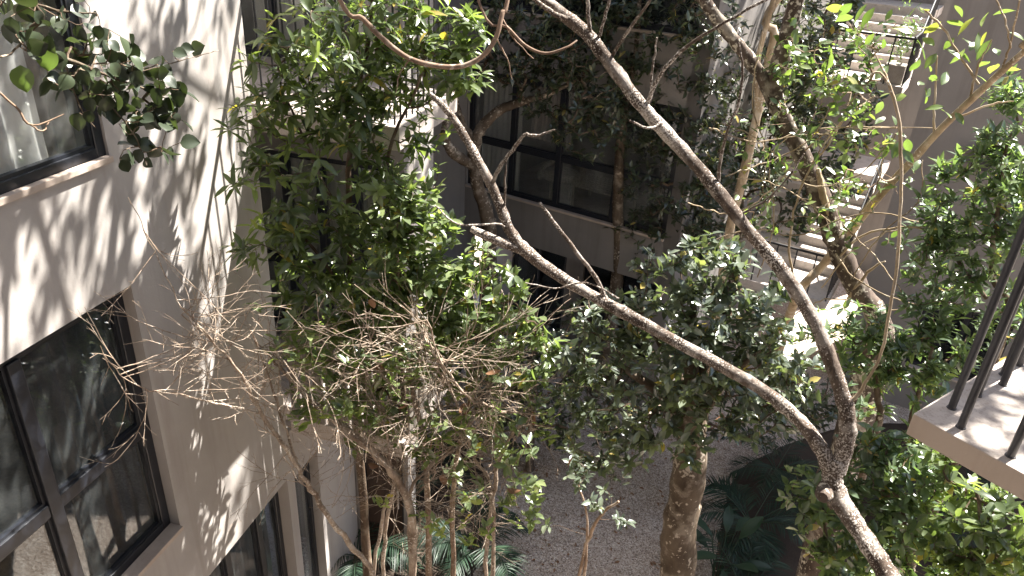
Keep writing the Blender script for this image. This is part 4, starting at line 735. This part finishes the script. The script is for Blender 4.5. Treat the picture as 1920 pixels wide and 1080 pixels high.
# ---- overhanging branch close to the eye, every leaf a part
OB = thing('overhanging_tree', (-2.55, .75, 0), 'leafy branch with dark rounded leaves overhanging the sunlit window', 'tree'); wo_ = []
b = Buf(); S = smooth_line([(-2.55, .75, -.1, .16), (-2.5, .8, 3, .11), (-2.3, .9, 6.0, .09), (-2.1, 1.0, 8.2, .06), (-1.8, 1.2, 9.6, .035), (-1.5, 1.6, 10.6, .02)], 6); tube(b, S[:, :3], S[:, 3], 12, .05); b.obj('trunk', M['bark_grey'], OB, True); wo_.append(S)
hd = [(-2.1, 1.0, 8.25, .02), (-1.75, 1.5, 8.5, .016)]
branch(OB, M['bark_grey'], [(25, -20, 2.45, 14), (60, 60, 2.5, 12), (100, 100, 2.55, 10), (150, 120, 2.6, 8), (210, 145, 2.65, 6), (280, 170, 2.7, 4), (340, 200, 2.75, 3)], 6, 8, .05, head=hd, store=wo_)
for p in ([(150, 120, 2.6, 5), (200, 190, 2.6, 4), (250, 250, 2.6, 3), (275, 310, 2.6, 2)], [(210, 145, 2.65, 4), (280, 130, 2.7, 3), (370, 105, 2.75, 2), (410, 95, 2.8, 1.5)], [(60, 60, 2.5, 7), (20, 100, 2.45, 5), (-20, 110, 2.4, 4)], [(30, 0, 2.45, 6), (120, 20, 2.5, 5), (180, 25, 2.5, 3)], [(-20, 160, 2.4, 6), (30, 200, 2.4, 5), (60, 235, 2.4, 5), (120, 214, 2.42, 2)], [(55, 232, 2.4, 4), (80, 246, 2.4, 4), (92, 228, 2.42, 2)], [(120, 110, 2.55, 4), (150, 200, 2.55, 3), (180, 240, 2.55, 2)]):
    branch(OB, M['twig'] if p[0][0] < 0 or p[0][0] == 55 else M['bark_grey'], p, 5, 6, .03, .001, store=wo_)
lm = [leaf_mesh('leaf', .054, .047, 'round', c, M['lf_round'], t_) for c, t_ in ((.1, .2), (.25, .4), (.15, .55), (.3, .75))]+[leaf_mesh('leaf', .066, .056, 'round', .1, M['lf_yellow'], .4)]
lt = blob([(200, 130, 2.62, 70), (270, 170, 2.68, 70), (290, 240, 2.62, 60), (260, 280, 2.6, 45), (170, 190, 2.6, 40, .7), (120, 150, 2.55, 40, .7), (340, 120, 2.75, 45, .6), (220, 90, 2.62, 40), (70, 40, 2.5, 70, .6), (150, 40, 2.52, 45, .6), (310, 190, 2.68, 45), (30, 20, 2.45, 50, .5)], 74)
b = Buf(); ends = grow(b, np.concatenate(wo_)[30:], lt, .05, .0011, .004); b.obj('twigs', M['twig_dark'], OB, kind='stuff')
for p in lt:
    put_leaf(OB, lm[int(rng.integers(0, 4))], p, rng.normal(size=3)*.6+np.array([.1, 0, -.55]), rng.normal(size=3)*.6+np.array([.3, -.5, .7]), rng.uniform(.7, 1.2))
for (x, y) in ((38, 122), (88, 84)): put_leaf(OB, lm[4], at(x, y, 2.45), np.array([.1, 0, -1.])+rng.normal(size=3)*.2, np.array([.2, -1, .2]), 1.1)
# unseen upper crown; lobes over the eye added to block skylight
tips = cloud([((-1.4, 1.6, 11.2), (1.3, 1.3, .9), .5), ((.6, .9, 11.8), (2.0, 1.4, .8), .6), ((2.6, .8, 12.6), (2.0, 1.5, .8), .6)], 330); b = Buf(); ends = grow(b, S[-8:], tips, .2, .002, .012); b.obj('twigs', M['twig_dark'], OB, kind='stuff')
b = Buf(); rosettes(b, tips, unit(ends+[0, 0, .3]), 8, .11, .09, 'round', .15, (.7, 1.5), .25); b.obj('crown', M['lf_round'], OB, True)

WS = .6
# ---- bare twiggy shrub filling the lower left
def bare(name, label, stems, clumps, dens, extra=(), mt='twig_pale', tw=(.1, .0019, .013)):
    base = at(*stems[0][0][:3]); t_ = thing(name, (base[0], base[1], 0), label, 'shrub'); W_ = []
    for i, p in enumerate(stems):
        g = at(*p[0][:3]); r0 = pxm(*p[0])/2
        hd = [(g[0]+.1*rng.normal(), g[1]+.1*rng.normal(), -.08, r0*1.5), (g[0]+.03, g[1], g[2]*.5, r0*1.2)] if p[0][1] > 900 else None
        branch(t_, M[mt], p, 5, 8, .06, .006, head=hd, name='stem', store=W_)
    tips = blob(clumps, dens, .1)
    if len(extra): tips = np.concatenate([tips, [at(*e) for e in extra]])
    sk = np.concatenate(W_); sk = sk[sk[:, 2] > 2.4]; b = Buf()
    def shoot(p, d, L, r, lev):
        n = max(4, int(L/.045)); P = [p]; dd = d.copy(); bend = rng.normal(size=3)*.03
        for i in range(n):
            dd = unit(dd+bend+rng.normal(size=3)*.085+np.array([0, 0, .012])); P.append(P[-1]+dd*L/n)
        P = np.array(P); tube(b, P, np.linspace(r, max(r*.5, .0011), n+1), 5 if r > .003 else 4, 0, False)
        if lev == 0: return
        for q in range(int(L/(.15 if lev > 1 else .11))):
            k_ = rng.integers(1, n); t0 = unit(P[k_]-P[k_-1]); sd = unit(np.cross(t0, rng.normal(size=3)))
            shoot(P[k_], unit(t0*.85+sd*.6+np.array([0, 0, .08])), L*rng.uniform(.25, .6)*(1-.4*k_/n), max(r*.6, .0014), lev-1)
    Q = sk[:, :3].copy()
    for t0 in tips[np.argsort(np.min(np.linalg.norm(tips[:, None]-sk[None, :, :3], axis=2), axis=1))]:
        k_ = int(np.argmin(np.abs(np.linalg.norm(Q-t0, axis=1)-rng.uniform(.2, .9))+rng.random(len(Q))*.9)); v = t0-Q[k_]; L = float(np.linalg.norm(v))
        if L < .08: continue
        shoot(Q[k_], unit(v), L*1.05, min(.0044, .0022+.0024*L), 2)
    b.obj('twigs', M[mt], t_, kind='stuff'); return t_, tips
bt, btips = bare('bare_shrub', 'leafless tangle of dry tan twigs reaching across the wall', 
     [[(700, 1085, 4.9, 17), (655, 1020, 4.9, 17), (600, 945, 4.9, 16), (560, 880, 4.9, 16), (530, 830, 4.9, 14), (490, 775, 4.9, 12), (450, 700, 4.85, 9), (400, 640, 4.8, 6), (340, 590, 4.8, 4)],
      [(560, 880, 4.9, 9), (530, 790, 4.95, 8), (500, 700, 5, 6), (470, 620, 5, 4)], [(490, 775, 4.9, 8), (420, 760, 4.8, 6), (340, 740, 4.7, 5), (270, 730, 4.6, 4), (215, 690, 4.55, 3), (188, 648, 4.5, 2)], [(400, 640, 4.8, 5), (330, 560, 4.8, 4), (280, 450, 4.8, 3), (240, 370, 4.8, 2)]],
     q5(4.9, (370, 600, 80, 0, .4), (430, 540, 90, 0, .7), (490, 620, 90, 0), (440, 690, 90, 0, .7), (510, 720, 90, 0), (560, 640, 90, 0), (350, 690, 70, -.1, .3), (560, 780, 80, 0, .7), (480, 520, 70, .1, .8), (440, 800, 60, 0, .4), (640, 860, 70, 0, .6)), 10,
     [(190, 585, 4.6), (160, 590, 4.6), (250, 600, 4.7), (270, 800, 4.6), (300, 870, 4.6), (430, 900, 4.8), (455, 955, 4.8), (420, 930, 4.8), (480, 860, 4.8), (185, 620, 4.55), (230, 770, 4.6)])
b2, b2tips = bare('bare_shrub', 'leafless brown bush with broken thick limbs in front of the slatted balcony',
     [[(775, 1100, 5.0, 22), (775, 1010, 5.0, 24), (768, 950, 5.0, 26), (735, 885, 5.0, 26), (685, 835, 5.0, 24), (625, 785, 5.0, 20), (570, 735, 5.0, 15), (525, 690, 5, 9), (480, 640, 5, 5)],
      [(910, 1100, 5.2, 14), (915, 1000, 5.2, 14), (925, 930, 5.2, 13), (940, 850, 5.2, 10), (985, 790, 5.2, 8), (1040, 770, 5.2, 5)], [(800, 640, 4.95, 8), (835, 690, 4.95, 8), (880, 745, 4.95, 8), (940, 770, 5, 7), (1010, 778, 5.05, 5)],
      [(925, 930, 5.2, 9), (890, 860, 5.1, 9), (860, 770, 5.0, 8), (830, 690, 4.95, 7), (800, 600, 4.95, 5)], [(768, 950, 5.0, 12), (800, 880, 5.0, 9), (870, 830, 5.0, 7), (930, 760, 5, 5)], [(720, 1100, 5.4, 14), (722, 1000, 5.4, 13), (735, 930, 5.4, 12), (740, 880, 5.35, 8)], [(700, 1090, 5.5, 12), (712, 1000, 5.5, 12), (725, 930, 5.5, 10)], [(735, 885, 5, 10), (720, 800, 5, 8), (690, 700, 5, 6), (700, 600, 5, 4)]],
     q5(5.05, (600, 700, 90, 0), (660, 620, 90, 0), (680, 740, 100, 0), (780, 680, 90, 0), (780, 790, 100, 0), (700, 860, 90, 0), (860, 730, 90, 0), (890, 840, 100, 0), (970, 760, 90, 0), (830, 920, 90, 0), (940, 910, 80, 0, .8), (860, 1000, 70, 0, .8), (990, 680, 70, 0, .8), (1010, 600, 60, 0, .7), (690, 560, 80, .1, .8), (760, 920, 80, 0, .8), (640, 880, 60, 0, .5), (1060, 560, 50, 0, .5), (1020, 830, 60, 0, .6), (950, 1010, 60, 0, .7), (760, 1010, 60, 0, .6)), 28)
dl = leaf_mesh('dead_leaf', .13, .08, 'oval', .45, M['deadleaf'], .5); dl2 = leaf_mesh('dead_leaf', .11, .09, 'round', -.5, M['deadleaf'], .5)
for i, (x, y) in enumerate([(685, 695), (880, 760), (950, 915), (695, 560), (1345, 785), (640, 810), (690, 870), (830, 890), (1080, 855), (910, 700), (860, 910), (760, 760), (720, 690), (1000, 800), (800, 850)]):
    put_leaf(b2, (dl, dl2)[i % 2], at(x, y, 5.0), rng.normal(size=3)+[0, 0, -.6], rng.normal(size=3), rng.uniform(.7, 1.2), 'dead_leaf')
# a few live rosettes on the tangle
b = Buf(); tp = blob(q5(5.0, (560, 640, 50, 0, .7), (620, 620, 50, 0, .7), (700, 680, 55, 0, .7), (760, 650, 50, 0, .7), (800, 740, 55, 0, .6), (870, 790, 55, 0, .6), (940, 720, 50, 0, .7), (1000, 780, 45, 0, .7), (780, 850, 50, 0, .5), (690, 830, 45, 0, .5), (900, 960, 45, 0, .5), (580, 740, 45, 0, .6), (820, 960, 40, 0, .4), (600, 690, 30, 0), (650, 740, 45, 0), (660, 660, 30, 0), (700, 760, 30, 0), (950, 850, 30, 0), (970, 920, 40, 0), (1000, 960, 25, 0), (900, 890, 25, 0), (720, 930, 15, 0), (830, 800, 25, 0)), 60); rosettes(b, tp, dirs_up(len(tp), 1.0, .5), 6, .11, .046, 'oval', .15, along=.15); b.obj('foliage', M['lf_sunny'], b2, True)

# ---- palms, each frond a part
def frond(L, rise, droop, n=26, ll=.34, lw=.026):
    b = Buf(); t_ = np.linspace(0, 1, 14); spine = np.stack([t_*0, L*t_*(1-.25*t_), L*(rise*t_-droop*t_**2.2)], 1); tube(b, spine, np.linspace(.011, .002, 14), 5, 0, False, .9)
    q = np.linspace(.16, .99, n); pos = np.stack([np.interp(q, t_, spine[:, i]) for i in range(3)], 1); tg = unit(np.stack([np.interp(q, t_, np.gradient(spine[:, i])) for i in range(3)], 1))
    for s_ in (-1, 1):
        d = tg*.75+np.array([s_*1.0, 0, 0])+np.array([0, 0, .12])+rng.normal(size=(n, 3))*.06; ln = ll*(.45+.75*np.sin(np.clip(q*1.1, 0, 1)*math.pi)**.7)
        leaves(b, pos, d, np.tile([0, 0, 1.], (n, 1))+rng.normal(size=(n, 3))*.15, ln, lw, .32, .2, 'lance')
    me = b.mesh('frond', True); me.materials.append(M['lf_palm']); return me
FR = [frond(1.35, .75, .55), frond(1.2, 1.0, .75), frond(1.1, .45, .5), frond(1.45, 1.15, .9)]
def palm(p, n, s, label):
    s = s*.85; t_ = thing('palm', (p[0], p[1], 0), label, 'palm', 'low palms on the court floor'); b = Buf(); tube(b, [(p[0], p[1], -.05), (p[0], p[1], .15*s), (p[0]+.01, p[1], .32*s)], [.07*s, .06*s, .04*s], 8, .1); b.obj('trunk', M['bark_grey'], t_)
    a0 = rng.random()*6.28
    for i in range(n):
        a = a0+i*2.4; k_ = rng.uniform(.75, 1.15)*s; put_leaf(t_, FR[i % 4], (p[0], p[1], .28*s), np.array([math.cos(a), math.sin(a), 0]), np.array([0, 0, 1.]), k_, 'frond')
for p, n, s, l in [((-1.9, 7.3), 9, 1.0, 'low palm by the ground floor window below the bare twigs'), ((-.25, 7.55), 10, 1.0, 'low palm spilling onto the gravel at the bed corner'), ((3.75, 8.3), 11, 1.15, 'spreading palm behind the paddle leaved plant'), ((4.5, 9.6), 9, 1.0, 'palm behind the fork of the speckled tree'), ((3.35, 7.0), 9, .9, 'palm under the pale green low shrub'), ((6.6, 8.6), 9, 1.1, 'palm in deep shade behind the low shrubs'), ((-1.2, 9.0), 8, 1.0, 'palm in shade beside the side wall')]: palm(p, n, s, l)
PD = thing('paddle_leaf_plant', (3.05, 7.35, 0), 'plant with broad upright paddle shaped leaves at the gravel edge', 'plant')
pm = leaf_mesh('leaf', .52, .2, 'paddle', .18, M['lf_palm'], .75); pm2 = leaf_mesh('leaf', .46, .16, 'paddle', .35, M['lf_palm'], .5); base = np.array([3.05, 7.35, 0.0])
for i in range(9):
    a = i*2.4+.4; o_ = np.array([math.cos(a), math.sin(a), 0]); h = rng.uniform(.45, .95); e = base+o_*rng.uniform(.1, .25)+np.array([0, 0, h])
    b = Buf(); tube(b, [base+o_*.03, base+o_*.08+np.array([0, 0, h*.5]), e], [.014, .011, .008], 6); b.obj('stalk', M['lf_palm'], PD, True)
    put_leaf(PD, (pm, pm2)[i % 2], e, o_*.7+np.array([0, 0, .9-.12*i]), np.array([0, 0, 1.])-o_*.4, rng.uniform(.85, 1.15))
# ---- fallen leaves on the gravel
k = 420; P = np.stack([rng.uniform(-.6, 4.2, k), rng.uniform(7, 12, k), np.full(k, .014)], 1); b = Buf(); leaves(b, P, np.hstack([rng.normal(size=(k, 2)), np.zeros((k, 1))]), np.tile([0, 0, 1.], (k, 1))+rng.normal(size=(k, 3))*.3, rng.uniform(.04, .09, k), rng.uniform(.02, .04, k), -.1, .25, 'oval'); b.obj('leaf_litter', M['deadleaf'], label='scattered dry brown leaves lying on the gravel', cat='leaf litter', kind='stuff')
